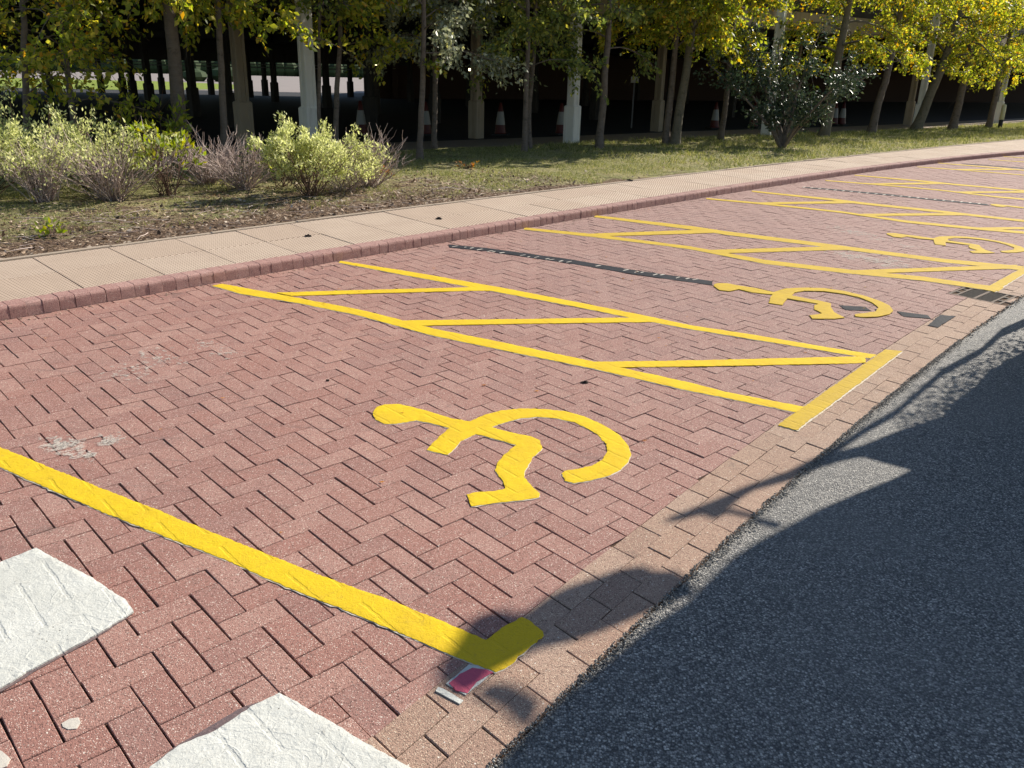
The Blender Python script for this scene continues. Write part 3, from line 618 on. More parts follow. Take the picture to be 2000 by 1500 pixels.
# ------------------------------------------------------------------ bank of grass and soil, ground beyond
def bk(a):
    X=[-60,-15,7.8,14,21,29,45,100]; Y=[14,13.6,13.1,12.5,12.1,11.1,10.6,10.0]
    return float(np.interp(a,X,Y))
def wz(x,y,z): return PAV@Vector((x,y,z))
def soilness(a,b):
    d=b-fwb(a); s=0.0
    s=max(0,1.15-d/ (0.9 if a<6 else 0.35))
    if a<7.5: s=max(s,0.60-0.10*d if d<2.5 else 0.28)
    if a>8: s*=max(0,1-(a-8)/5)
    return s
na,nb=150,34; V=[];S=[]
As=[-25+ (i/na)**1.0*75 for i in range(na+1)]
As=sorted(set([round(x,3) for x in list(np.linspace(-25,-2,12))+list(np.linspace(-1.6,20,110))+list(np.linspace(20.8,60,40))]))
for a in As:
    for j in range(nb+1):
        t=j/nb; lo=fwb(a)+0.002; b=lo+(bk(a)-lo)*t**1.25; x,y=XY(a,b)
        p=wz(x,y,0.088); edge_z=p.z
        nz=mnoise.noise(Vector((x*1.1,y*1.1,0)))*0.035+mnoise.noise(Vector((x*4,y*4,3)))*0.014
        zz=edge_z*(1-min(1,t*4))+0.30*min(1,t*4)+nz*min(1,t*10)-0.004
        V.append((p.x,p.y,zz)); S.append(soilness(a,b))
F=[]
for i in range(len(As)-1):
    for j in range(nb): k=i*(nb+1)+j; F.append((k,k+nb+1,k+nb+2,k+1))
me=mesh('grass_bank',V,[f[::-1] for f in F],M['bank'],True)
at=me.attributes.new('soil','FLOAT','POINT'); at.data.foreach_set('value',S)
bank=obj('ground',me); tag(bank,kind='structure')
from mathutils.bvhtree import BVHTree
bvh=BVHTree.FromPolygons([Vector(v) for v in V],F)
def gz(x,y):
    h=bvh.ray_cast(Vector((x,y,3)),Vector((0,0,-1)))
    return h[0].z if h[0] else 0.29
# dusty path between the grass and the car park
V=[];F=[]
for a in As:
    V.append((*XY(a,bk(a)-0.25),0.272)); V.append((*XY(a,bk(a)+1.9),0.272))
for i in range(len(As)-1): F.append((2*i,2*i+2,2*i+3,2*i+1))
tag(obj('path',mesh('path',V,[f[::-1] for f in F],M['path'])),kind='structure')
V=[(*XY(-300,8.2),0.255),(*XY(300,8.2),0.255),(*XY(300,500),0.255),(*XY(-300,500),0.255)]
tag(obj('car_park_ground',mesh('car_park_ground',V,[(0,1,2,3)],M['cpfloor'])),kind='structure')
V=[(-120,47,0.262),(-14.5,56,0.262),(60,95,0.262),(200,300,0.262),(-300,320,0.262)]
tag(obj('far_road',mesh('far_road',V,[(0,1,2,3,4)],M['farroad'])),kind='structure')
V=[(-60,45,0.27),(-24,52,0.27),(-19.3,60.5,0.27),(-24.2,75.5,0.27),(-34,83,0.27),(-80,79,0.27)]
tag(obj('far_grass_verge',mesh('far_grass_verge',V,[(0,1,2,3,4,5)],M['fargrass'])),kind='structure')
mb=MB()
for i in range(7): x=-46+i*6.2; mb.box((x,112+i*2.4,0.268),(3.2,0.35,0.006),0.37)
obj('lane_dashes',mb.me('lane_dashes',M['white'])); tag(col.objects[-1],kind='structure')

# ------------------------------------------------------------------ painted markings
def paint(name,poly,mat,parent,z=0.0035,thick=0.003,cell=0.016,jag=0.003,org=(0,0),wob=0.001):
    """a film of paint with ragged edge and small relief, lying on the blocks"""
    per=[]; n_=len(poly)
    for i in range(n_):
        p,q=poly[i],poly[(i+1)%n_]; L=math.hypot(q[0]-p[0],q[1]-p[1]); k=max(1,int(L/cell))
        for t in range(k):
            x=p[0]+(q[0]-p[0])*t/k; y=p[1]+(q[1]-p[1])*t/k
            nx,ny=-(q[1]-p[1])/(L+1e-9),(q[0]-p[0])/(L+1e-9)
            d=(mnoise.noise(Vector((x*9,y*9,1.3)))*0.8+mnoise.noise(Vector((x*60,y*60,4.1)))*1.2)*jag
            per.append((x+nx*d,y+ny*d))
    xs=[p[0] for p in per]; ys=[p[1] for p in per]
    def inside(x,y):
        c=False; j=len(per)-1
        for i in range(len(per)):
            if (per[i][1]>y)!=(per[j][1]>y) and x<(per[j][0]-per[i][0])*(y-per[i][1])/(per[j][1]-per[i][1])+per[i][0]: c=not c
            j=i
        return c
    pts=[Vector(p) for p in per]; m=len(pts)
    PA=np.array(per)
    gx=np.arange(min(xs),max(xs),cell*1.5); gy=np.arange(min(ys),max(ys),cell*1.5)
    X,Y=np.meshgrid(gx,gy); G=np.stack([X.ravel(),Y.ravel()],1)
    if len(G):
        P0=PA; P1=np.roll(PA,-1,0); ins=np.zeros(len(G),bool)
        for (x0,y0),(x1,y1) in zip(P0,P1):
            if y0==y1: continue
            c=((y0>G[:,1])!=(y1>G[:,1]))&(G[:,0]<(x1-x0)*(G[:,1]-y0)/(y1-y0)+x0); ins^=c
        G=G[ins]
        # keep clear of the outline
        if len(G):
            ok=np.ones(len(G),bool)
            for s in range(0,len(G),4000):
                d=((G[s:s+4000,None,:]-PA[None])**2).sum(-1).min(1); ok[s:s+4000]=d>(cell*0.55)**2
            G=G[ok]
        pts+= [Vector((float(x),float(y))) for x,y in G]
    ed=[(i,(i+1)%m) for i in range(m)]
    vv,ee,ff,ov,oe,of=delaunay_2d_cdt(pts,ed,[],1,1e-6)
    zt=z+thick
    V=[]
    for v in vv:
        V.append((v.x-org[0],v.y-org[1],zt+mnoise.noise(Vector((v.x*25,v.y*25,7)))*wob))
    from collections import Counter
    F=[]; cnt={}
    for f in ff:
        f=list(f); a_=area([vv[i] for i in f])
        if abs(a_)<1e-10: continue
        if a_<0: f=f[::-1]
        F.append(tuple(f))
        for i in range(len(f)): cnt[(f[i],f[(i+1)%len(f)])]=1
    bd=[e for e in cnt if (e[1],e[0]) not in cnt]; mp={}
    # rounded shoulder and skirt
    for a_,b_ in bd:
        for q in (a_,b_):
            if q not in mp: mp[q]=len(V); V.append((V[q][0],V[q][1],0.0005)); V[q]=(V[q][0],V[q][1],V[q][2]-thick*0.45)
        F.append((b_,a_,mp[a_],mp[b_]))
    return obj(name,mesh(name,V,F,mat,False),parent,Matrix())
def marking(name,org,label,cat,group=None):
    t=empty(name,PAV@T(org[0],org[1],0)); tag(t,label,cat,group); t['_o']=0; del t['_o']; return t
def shift(poly,dx,dy): return [(x+dx,y+dy) for x,y in poly]
def xf(poly,src,dst,rot=0.0,sc_=1.0):
    c,s=math.cos(rot)*sc_,math.sin(rot)*sc_
    return [(dst[0]+(x-src[0])*c-(y-src[1])*s, dst[1]+(x-src[0])*s+(y-src[1])*c) for x,y in poly]
def slivers(poly,dx,dy,org,parent,seed=0,thr=0.0,mat='pale',z=0.0015,cell=.02):
    """the older coat showing along one side of a repainted line, in broken lengths"""
    return paint('older_paint',shift(poly,dx,dy),M[mat],parent,z,0.0016,cell,0.0065,org,0.0)
o=(-1.0,2.6); t=marking('bay_line_marking',o,'bright yellow bay line with a short turned foot nearest the white squares','road marking')
paint('line',LINE1,M['yellow'],t,0.0028,0.0022,0.012,0.0042,o); slivers(LINE1,-0.0015,-0.0035,o,t)
o=SYM1[0]; t=marking('wheelchair_symbol_marking',o,'large nearest yellow wheelchair symbol in the middle of the first bay','road marking','yellow wheelchair symbols painted in the bays')
paint('symbol',SYM1,M['yellow'],t,0.0028,0.0022,0.012,0.0042,o); slivers(SYM1,0.001,-0.004,o,t)
o=SYM2[0]; t=marking('wheelchair_symbol_marking',o,'second yellow wheelchair symbol painted across the black cover stripe','road marking','yellow wheelchair symbols painted in the bays')
paint('symbol',SYM2,M['yellow_old'],t,0.0055,0.003,0.02,0.004,o)
for d,lab in ((HEAD3[0],'third yellow wheelchair symbol beside the flaked white paint'),(HEAD4[0],'fourth yellow wheelchair symbol at the end of the far black stripe')):
    P=xf(SYM2,HEAD2[0],d,0.0); t=marking('wheelchair_symbol_marking',d,lab,'road marking','yellow wheelchair symbols painted in the bays')
    paint('symbol',P,M['yellow_old'],t,0.0045,0.003,0.035,0.004,d)
for aoff in (13.1,16.7):
    pass
def zone(lines,diags,bar,org,label,mat,cell,old=True):
    t=marking('hatched_zone_marking',org,label,'road marking','yellow hatched strips between the bays')
    for P in lines:
        paint('line',P,mat,t,0.0028,0.0022,cell,0.0045,org)
        if old: slivers(P,-0.002,-0.005,org,t,cell=cell)
    for P in diags: paint('diagonal',P,mat,t,0.0036,0.0021,cell,0.0045,org)
    if bar:
        paint('end_bar',bar,M['yellow_old'],t,0.0044,0.0021,cell,0.005,org)
        paint('older_paint',shift(bar,0.006,-0.007),M['pale'],t,0.0015,0.0016,cell,0.005,org,0)
zone([LINE2,LINE3],[D11,D12,D13],BAR1,LINE2[0],'nearest hatched yellow strip ending in a cross bar, before the black stripe',M['yellow'],0.018)
zone([LINE4,LINE5],[D21,D22,D23],BAR2,LINE4[0],'second hatched yellow strip, its cross bar touching the drain grating',M['yellow_old'],0.03)
Z=LINE4[0]
for d,r,lab in ((Z3[0],-0.030,'third hatched yellow strip along the row, behind the flaked white paint'),
              (Z4[0],0.0,'fourth hatched yellow strip along the row, past the far black stripe'),
              (Z5[0],0.0,'fifth hatched yellow strip along the row, thin with distance'),
              (Z6[0],0.02,'farthest hatched yellow strip where the kerb leaves the picture')):
    zone([xf(P,Z,d,r) for P in (LINE4,LINE5)],[xf(P,Z,d,r) for P in (D21,D22,D23)],xf(BAR2,Z,d,r),d,lab,M['yellow_old'],0.06,False)
# black stripes that cover an old bay line
o=BLACK[0]; t=marking('black_cover_stripe',o,'black painted-out stripe running from the kerb into the second wheelchair symbol','road marking','painted-out bay lines')
for i,P in enumerate([BLACK]+BLACK2+[BLACK3]): paint('stripe',P,M['black'],t,0.0030,0.0015,0.02,0.006,o,0)
for i in range(30):
    if random.random()<.3: continue
    f=(i+random.uniform(-.4,.4))/30; x0,y0=BLACK[0]; x1,y1=BLACK[4]; x=x0+(x1-x0)*f; y=y0+(y1-y0)*f-0.035+random.uniform(-.02,.02)
    w=random.uniform(.01,.022); L=random.uniform(.03,.08)
    paint('white_fleck',xf([(-L/2,-w/2),(L/2,-w/3),(L/2*.8,w/2),(-L/2,w/3)],(0,0),(x,y),TH+random.uniform(-.2,.2)),M['flatwhite'],t,0.0052,0.0006,0.03,0.002,o,0)
d=(BLACK[0][0]+4.98,BLACK[0][1]+5.2)
t=marking('black_cover_stripe',d,'farther black painted-out stripe leading to the fourth wheelchair symbol','road marking','painted-out bay lines')
P=xf(BLACK,BLACK[0],d); paint('stripe',P,M['black'],t,0.0030,0.0015,0.04,0.010,d,0)
for i in range(22):
    f=i/22; x0,y0=P[0]; x1,y1=P[4]; x=x0+(x1-x0)*f; y=y0+(y1-y0)*f-0.035; L=.09
    paint('white_fleck',xf([(-L/2,-.012),(L/2,-.01),(L/2,.014),(-L/2,.01)],(0,0),(x,y),TH),M['flatwhite'],t,0.0052,0.0006,0.05,0.002,d,0)
d=(BLACK[0][0]+9.7,BLACK[0][1]+9.9)
P=xf(BLACK,BLACK[0],d); t=marking('black_cover_stripe',d,'farthest black painted-out stripe, a dark thread beyond the fifth hatched strip','road marking','painted-out bay lines')
paint('stripe',P,M['black'],t,0.0030,0.0015,0.06,0.01,d,0)
# white squares
o=(-1.3,2.3); t=marking('white_square_marking',o,'thick white painted square cut by the left edge of the picture','road marking','thick white squares')
paint('paint_film',SQ1,M['white'],t,0.004,0.0055,0.014,0.003,o,0.0012); paint('dark_wash',SQ1B,M['greywash'],t,0.0015,0.001,0.02,0.004,o,0)
o=(-0.6,1.5); t=marking('white_square_marking',o,'thick white painted square cut by the bottom edge of the picture','road marking','thick white squares')
paint('paint_film',SQ2,M['white'],t,0.004,0.0055,0.014,0.003,o,0.0012); paint('dark_wash',SQ2B,M['greywash'],t,0.0015,0.001,0.02,0.004,o,0)
for P,lab in ((SPOT1,'small rounded white paint dab on a red block near the lower left corner'),(SPOT2,'white paint dab cut by the lower left corner of the picture')):
    o=P[0]; t=marking('paint_dab',o,lab,'paint dab'); paint('film',P,M['flatwhite'],t,0.0025,0.0012,0.012,0.002,o,0)
o=DAB[0]; t=marking('paint_dab',o,'narrow white paint dab below the pink painted block','paint dab'); paint('film',DAB,M['white'],t,0.003,0.002,0.012,0.002,o,0)
o=RED[0]; t=marking('pink_block_marking',o,'pink-red painted block ringed with white at the foot of the near yellow line','road marking')
paint('white_ring',REDUNDER,M['white'],t,0.0022,0.0016,0.012,0.002,o,0); paint('pink_film',RED,M['redpaint'],t,0.0035,0.0028,0.012,0.002,o)
# flaked remains of white paint
def flakes(org,pts,n_,rad,label,smax):
    t=marking('flaked_paint',org,label,'paint remains'); r=random.Random(5); V=[];F=[]
    for k in range(n_):
        c=r.choice(pts); x=c[0]+r.gauss(0,rad); y=c[1]+r.gauss(0,rad*.8); s=smax*r.random()**2.6+0.0022; m=r.randint(6,9); e=r.uniform(1,2.4); an=TH+r.choice((0,math.pi/2))+r.gauss(0,.2)
        c0=len(V)
        for i in range(m):
            q=2*math.pi*i/m; rr=s*r.uniform(.45,1.1); X=rr*math.cos(q)*e; Y=rr*math.sin(q)
            V.append((x+X*math.cos(an)-Y*math.sin(an)-org[0],y+X*math.sin(an)+Y*math.cos(an)-org[1],0.0020+0.000006*k))
        F.append(tuple(range(c0,c0+m)))
    tag(obj('flakes',mesh('flakes',V,F,M['worn']),t,Matrix()),kind='stuff')
flakes(WORN[0],WORN[:1]*3+WORN[1:6],230,0.035,'flaked white paint remains left of the first wheelchair symbol',0.019)
flakes(WORN[6],WORN[6:],330,0.06,'faint flaked white scratches on the red blocks of the first bay',0.014)
flakes(WORN2[0],WORN2[:5],260,0.07,'flaked white paint streak in front of the third wheelchair symbol',0.028)
flakes(WORN2[5],WORN2[5:],420,0.075,'flaked white lettering remains across the second hatched strip',0.032)
r=random.Random(9); mb=MB(); 
for k in range(260):
    a=r.uniform(1,14); b=kerb(a)-abs(r.gauss(0,.07))-.01; x,y=XY(a,b); mb.box((x,y,.003),(r.uniform(.004,.02),r.uniform(.004,.012),.003),r.uniform(0,3))
t=mb.me('grit',M['buff']); tag(obj('grit_in_channel',t,None,PAV),'pale grit and crumbs gathered along the kerb foot','grit',kind='stuff')
for k in range(60):
    mb=MB() if k==0 else mb
    a=r.uniform(1.2,9); b=r.uniform(edge(a)+.3,kerb(a)); x,y=XY(a,b); s=r.uniform(.006,.017)
    mb.add([(x-s,y,.005),(x,y-s*.5,.006),(x+s,y,.009),(x,y+s*.5,.006)],[(0,1,2,3)])
tag(obj('fallen_leaf_bits',mb.me('fallen_leaf_bits',M['lf_orange']),None,PAV),'scattered bits of yellow fallen leaf on the red blocks','leaf litter',kind='stuff')

# ------------------------------------------------------------------ road gully
g=empty('drain_grating',PAV@T(GCX,GCY,0)@Matrix.Rotation(TH-math.pi/2,4,'Z')); tag(g,'iron drain grating at the end of the second hatched strip beside the asphalt','drain grating')
GL,GW=0.27,2*GHW-0.01
mb=MB(); mb.box((0,0,-.070),(2*GHL-.004,GW,.07)); obj('pit',mb.me('pit',M['void']),g,Matrix())
for s in (-1,1):
    mb=MB(); mb.box((0,s*(GW/2-.01),-.012),(2*GHL-.006,.02,.024)); obj('frame',mb.me('frame',M['ironlight']),g,Matrix())
    mb=MB(); mb.box((s*(GHL-.013),0,-.013),(.02,GW-.042,.025)); obj('frame',mb.me('frame',M['ironlight']),g,Matrix())
    mb=MB(); mb.box((s*GL/2,0,-.0125),(.018,GW-.044,.024)); obj('rim',mb.me('rim',M['ironlight']),g,Matrix())
mb=MB(); mb.box((0,0,-.010),(.022,GW-.046,.022)); obj('centre_rib',mb.me('centre_rib',M['ironlight']),g,Matrix())
for i in range(9):
    for s in (-1,1):
        mb=MB(); mb.box((0,0,-.013),(GL/2-.024,.013,.022)); obj('bar',mb.me('bar',M['iron']),g,T(s*GL/4,-GW/2+.02+(GW-.04)*(i+1)/10,0))
for s in (-1,1):
    for i in range(2):
        mb=MB(); mb.box((0,0,-.012),(.040,.03,.022)); obj('hinge_lug',mb.me('hinge_lug',M['iron']),g,T(s*(GHL-.045),-.07+.14*i,0))

# ------------------------------------------------------------------ ragged lip of the asphalt
r=np.random.default_rng(3); N=7600
am=np.concatenate([r.uniform(0.4,6,6000),r.uniform(6,20,1600)]); of=np.abs(r.normal(0,.020,N)); em=np.array([edge(x) for x in am]); wob=np.array([mnoise.noise(Vector((x*5,0,0))) for x in am])*0.009
bm=em+.007+wob-of; X=(am-bm)*Q; Y=(am+bm)*Q; s=(.0015+.0048*r.random(N)**1.9)*(1+ (am>6)*.8)
base=np.array([[0,0,.9],[1,0,-.2],[-.5,.87,-.2],[-.5,-.87,-.2],[.4,.5,.5],[-.6,.1,.45]]); 
Vv=base[None]*r.uniform(.6,1.2,(N,6,3))*s[:,None,None]; an=r.uniform(0,6.28,N); c_,s_=np.cos(an)[:,None],np.sin(an)[:,None]
Vx=Vv[...,0]*c_-Vv[...,1]*s_+X[:,None]; Vy=Vv[...,0]*s_+Vv[...,1]*c_+Y[:,None]; Vz=Vv[...,2]+.001+r.uniform(0,.006,N)[:,None]
Vv=np.stack([Vx,Vy,Vz],-1).reshape(-1,3)
tri=np.array([[0,1,4],[0,4,2],[0,2,5],[0,5,3],[0,3,1],[1,2,4],[2,3,5],[1,3,2]]); F=(np.arange(N)[:,None,None]*6+tri[None]).reshape(-1,3)
tag(obj('asphalt_crumbs',fastmesh('asphalt_crumbs',Vv,F,M['chips']),None,PAV),'ragged crumbling lip of dark chippings where the asphalt meets the buff blocks','chippings',kind='stuff')

# dark clods lying about
def clod(x,y,z,s,label,seed):
    r=random.Random(seed); bm=MB(); n1,n2=7,5; V=[]
    V.append((0,0,s*.9))
    for j in range(1,n2):
        for i in range(n1):
            th=math.pi*j/(n2)*.62; ph=2*math.pi*i/n1; R=s*r.uniform(.75,1.25)
            V.append((R*math.sin(th)*math.cos(ph)*1.5,R*math.sin(th)*math.sin(ph),max(-.001,R*math.cos(th)*.9-s*.25)))
    F=[(0,1+i,1+(i+1)%n1) for i in range(n1)]
    for j in range(n2-2):
        for i in range(n1): F.append((1+j*n1+i,1+(j+1)*n1+i,1+(j+1)*n1+(i+1)%n1,1+j*n1+(i+1)%n1))
    o=obj('soil_clod',mesh('soil_clod',V,F,M['clod']),None,PAV@T(x,y,z)); tag(o,label,'clod')
clod(*CLODF[0],.090,.022,'dark clod lying on the footway slabs nearest the shrubs',1)
clod(*CLODF[1],.090,.026,'small dark peaked clod in the middle of the footway slabs',2)
clod(*CLODF[2],.090,.035,'dark clod on the footway by its grass edge, farthest along',3)
clod(*CLODP[0],.003,.014,'small dark clod on the red blocks above the first wheelchair symbol',4)
clod(*CLODP[1],.003,.008,'tiny dark clod on the red blocks left of the first wheelchair symbol',5)

# ------------------------------------------------------------------ open ground floor of the car park building
def column(x,y,rz,mat,w=0.20,bw=0.27,bh=0.84,top=3.0,zb=0.25):
    """square pier with a shallow groove down each face, on a broader foot with a chamfered head"""
    def sect(w,g,gd):
        h=w/2; P=[]
        for k in range(4):
            c,s=math.cos(k*math.pi/2),math.sin(k*math.pi/2)
            for (u,v) in ((-h+.012,-h),(-g,-h),(-g+.006,-h+gd),(g-.006,-h+gd),(g,-h),(h-.012,-h)): P.append((u*c-v*s,u*s+v*c))
        return P
    V=[];F=[];rings=[]
    for z,wd,g,gd in ((zb,bw,bw*.17,.008),(zb+bh-.025,bw,bw*.17,.008),(zb+bh,bw-.04,bw*.15,.006),(zb+bh+.001,w,w*.2,.016),(top,w,w*.2,.016)):
        P=sect(wd,g,gd); rings.append(len(V)); V+=[(px_,py_,z) for px_,py_ in P]
    m=24
    for k in range(len(rings)-1):
        a,b=rings[k],rings[k+1]
        for i in range(m): j=(i+1)%m; F.append((a+i,a+j,b+j,b+i))
    return V,F
bld=empty('car_park_building',T(1.08,18.64,0.27)); tag(bld,'open concrete car park with rows of piers and a pitch dark interior behind the trees','building')
BL=Matrix.Translation((-1.08,-18.64,-0.27))
def bpart(name,me,x=0,y=0,rz=0,z=0): return obj(name,me,bld,BL@T(x,y,z)@Matrix.Rotation(rz,4,'Z'))
cm={}
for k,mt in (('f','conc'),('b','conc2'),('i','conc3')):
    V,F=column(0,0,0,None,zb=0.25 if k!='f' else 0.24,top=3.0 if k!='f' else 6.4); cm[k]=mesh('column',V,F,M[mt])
FRONT=[(-9.3,12.2,.52),(-3.62,14.75,.52),(1.06,18.64,.62),(6.58,23.42,.72),(12.62,28.0,.76),(18.9,35.0,.8),(26.5,42,.8)]
for x,y,r_ in FRONT: bpart('column',cm['f'],x,y,r_+.28)
BACK=[(-5.22,16.2,.5),(-1.08,20.1,.62),(3.75,24.4,.7),(13.75,31.3,.76),(8.7,28.6,.76),(-10.4,14.4,.5)]
for x,y,r_ in BACK: bpart('column',cm['b'],x,y,r_+.28)
INN=[(-3.85,21.9)]
for n_,off in enumerate((8.0,13.0,18.5,24.0,30.0)):
    for (x,y,r_) in FRONT[:6]:
        dx,dy=-.50,.866; INN.append((x+dx*off+random.uniform(-.4,.4),y+dy*off))
for k in range(9): INN.append((-30+k*2.6+random.uniform(-.5,.5),44.5+k*.55))
for x,y in INN: bpart('column',cm['i'],x,y,.9)
fl=[(-16.3,9.3),(-9.55,12.65),(-3.95,15.3),(.75,19.15),(6.3,23.95),(12.3,28.5),(18.5,35.3),(29.6,46.2),(49.6,66.6)]
bkp=[(60,100),(10,80),(-8,66),(-8.5,51),(-35,46),(-26,20)]
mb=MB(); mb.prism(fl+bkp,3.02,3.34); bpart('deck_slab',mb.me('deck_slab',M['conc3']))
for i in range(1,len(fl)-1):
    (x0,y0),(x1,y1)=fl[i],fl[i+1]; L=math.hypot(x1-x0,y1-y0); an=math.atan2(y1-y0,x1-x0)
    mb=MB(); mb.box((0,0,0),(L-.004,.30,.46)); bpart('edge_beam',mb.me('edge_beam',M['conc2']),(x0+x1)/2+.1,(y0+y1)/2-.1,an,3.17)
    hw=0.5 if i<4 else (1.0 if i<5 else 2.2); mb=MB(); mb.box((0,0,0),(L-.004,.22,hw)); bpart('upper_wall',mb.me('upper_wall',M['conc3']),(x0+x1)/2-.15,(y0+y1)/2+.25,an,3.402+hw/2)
for x,y,r_ in FRONT[:6]:
    mb=MB(); mb.box((13.0,0,0),(26.0,.34,.30)); bpart('cross_beam',mb.me('cross_beam',M['conc3']),x-.5*.6,y+.866*.6,math.radians(120),2.865)
# back and side walls; the far edge stays open low down on the left, where daylight shows
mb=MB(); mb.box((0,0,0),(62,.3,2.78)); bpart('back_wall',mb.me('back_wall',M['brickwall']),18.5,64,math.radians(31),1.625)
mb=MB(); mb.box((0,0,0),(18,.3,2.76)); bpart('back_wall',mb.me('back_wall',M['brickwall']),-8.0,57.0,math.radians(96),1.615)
mb=MB(); mb.box((0,0,0),(31.0,.25,1.45)); bpart('header_panel',mb.me('header_panel',M['conc3']),-21.6,46.2,math.radians(8),2.68)
mb=MB(); mb.box((0,0,0),(27.0,.05,.05)); bpart('rail',mb.me('rail',M['steel']),-21.6,46.0,math.radians(8),1.85)
mb=MB(); mb.box((0,0,0),(27.0,.05,.05)); bpart('rail',mb.me('rail',M['steel']),-21.6,46.0,math.radians(8),1.70)
mb=MB(); mb.box((0,0,0),(.30,.08,.07)); bpart('ceiling_lamp',mb.me('ceiling_lamp',M['lamp']),-1.55,27,0,1.77)
mb=MB(); mb.box((0,0,0),(.14,.08,.05)); bpart('ceiling_lamp',mb.me('ceiling_lamp',M['lamp']),-4.9,29.5,0,1.87)
s_=empty('wall_sign',T(3.15,25.2,1.45)); tag(s_,'small pale sign board in the dark behind the right-hand pale pier','sign')
mb=MB(); mb.box((0,0,.15),(.22,.02,.16)); obj('board',mb.me('board',M['sign']),s_,Matrix())
mb=MB(); mb.box((0,.02,-.54),(.04,.02,1.26)); obj('post',mb.me('post',M['steel']),s_,Matrix())
# far hedge beyond the road, seen through the car park
def hedge(x0,y0,x1,y1,h,name,label):
    r=random.Random(x0); n_=60; P=TB(); V=[];F=[]
    mb=MB(); L=math.hypot(x1-x0,y1-y0); an=math.atan2(y1-y0,x1-x0)
    for i in range(n_):
        f=(i+.5)/n_; s=h*r.uniform(.5,.62); mb.lathe([(s*.7,0),(s*1.1,h*.3),(s*1.0,h*.65),(s*.55,h*.9),(s*.1,h*r.uniform(.95,1.15))],8,(x0+(x1-x0)*f,y0+(y1-y0)*f+r.uniform(-1,1),.2))
    o=obj(name,mb.me(name,M['hedge'])); tag(o,label,'hedge')
hedge(-110,150,-10,185,3.0,'far_hedge','dark hedge line far beyond the road, glimpsed under the car park on the left')
for i,(x,y,s) in enumerate(((-33,88,1.1),(-30.5,90,1.4))):
    mb=MB(); mb.lathe([(s*.8,0),(s*1.2,s*.4),(s*1.0,s*.8),(s*.4,s*1.05),(.05,s*1.1)],10,(x,y,.26)); tag(obj('far_shrub',mb.me('far_shrub',M['hedge'])),['small round shrub on the distant verge, left of its twin','slightly bigger round shrub on the distant verge, right of its twin'][i],'shrub')

# ------------------------------------------------------------------ traffic cones and short posts
def cone(x,y,label):
    t=empty('traffic_cone',T(x,y,0.275)@Matrix.Rotation(random.uniform(0,1.5),4,'Z')); tag(t,label,'traffic cone','traffic cones standing under the car park edge')
    mb=MB(); mb.box((0,0,.02),(.40,.40,.038)); obj('base',mb.me('base',M['conebase']),t,Matrix())
    mb=MB(); mb.lathe([(.145,.04),(.135,.07),(.112,.24),(.0665,.55),(.035,.75),(.030,.752)],16); obj('cone_body',mb.me('cone_body',M['conered'],True),t,Matrix())
    mb=MB(); mb.lathe([(.117,.245),(.116,.25),(.0735,.545),(.0725,.549)],16); obj('reflective_sleeve',mb.me('reflective_sleeve',M['conewhite'],True),t,Matrix())
for (x,y,z),lab in zip(CONES,('traffic cone just right of the round pale shrub','traffic cone between the two slim trunks of the grey-leaved tree','traffic cone right of the leftmost deep-set pier with a low lit lamp above','traffic cone close beside the foot of the right pale pier','traffic cone left of the slim trunk, before the glossy dark shrub','traffic cone just left of the glossy dark shrub','left one of the pair of traffic cones behind the glossy dark shrub','right one of the pair of traffic cones behind the glossy dark shrub')):
    cone(x,y,lab)
def post(x,y,label):
    t=empty('marker_post',T(x,y,0.28)); tag(t,label,'post')
    mb=MB(); mb.lathe([(.07,0),(.07,.30),(.06,.305)],12); obj('foot',mb.me('foot',M['conebase'],True),t,Matrix())
    mb=MB(); mb.lathe([(.06,.306),(.075,.32),(.065,.78),(.03,.80)],12); obj('sleeve',mb.me('sleeve',M['postyellow'],True),t,Matrix())
post(16.3,29.9,'short post with pale sleeve beside the slim trunk at the right'); post(18.9,31.0,'short post with pale sleeve at the right edge of the picture')

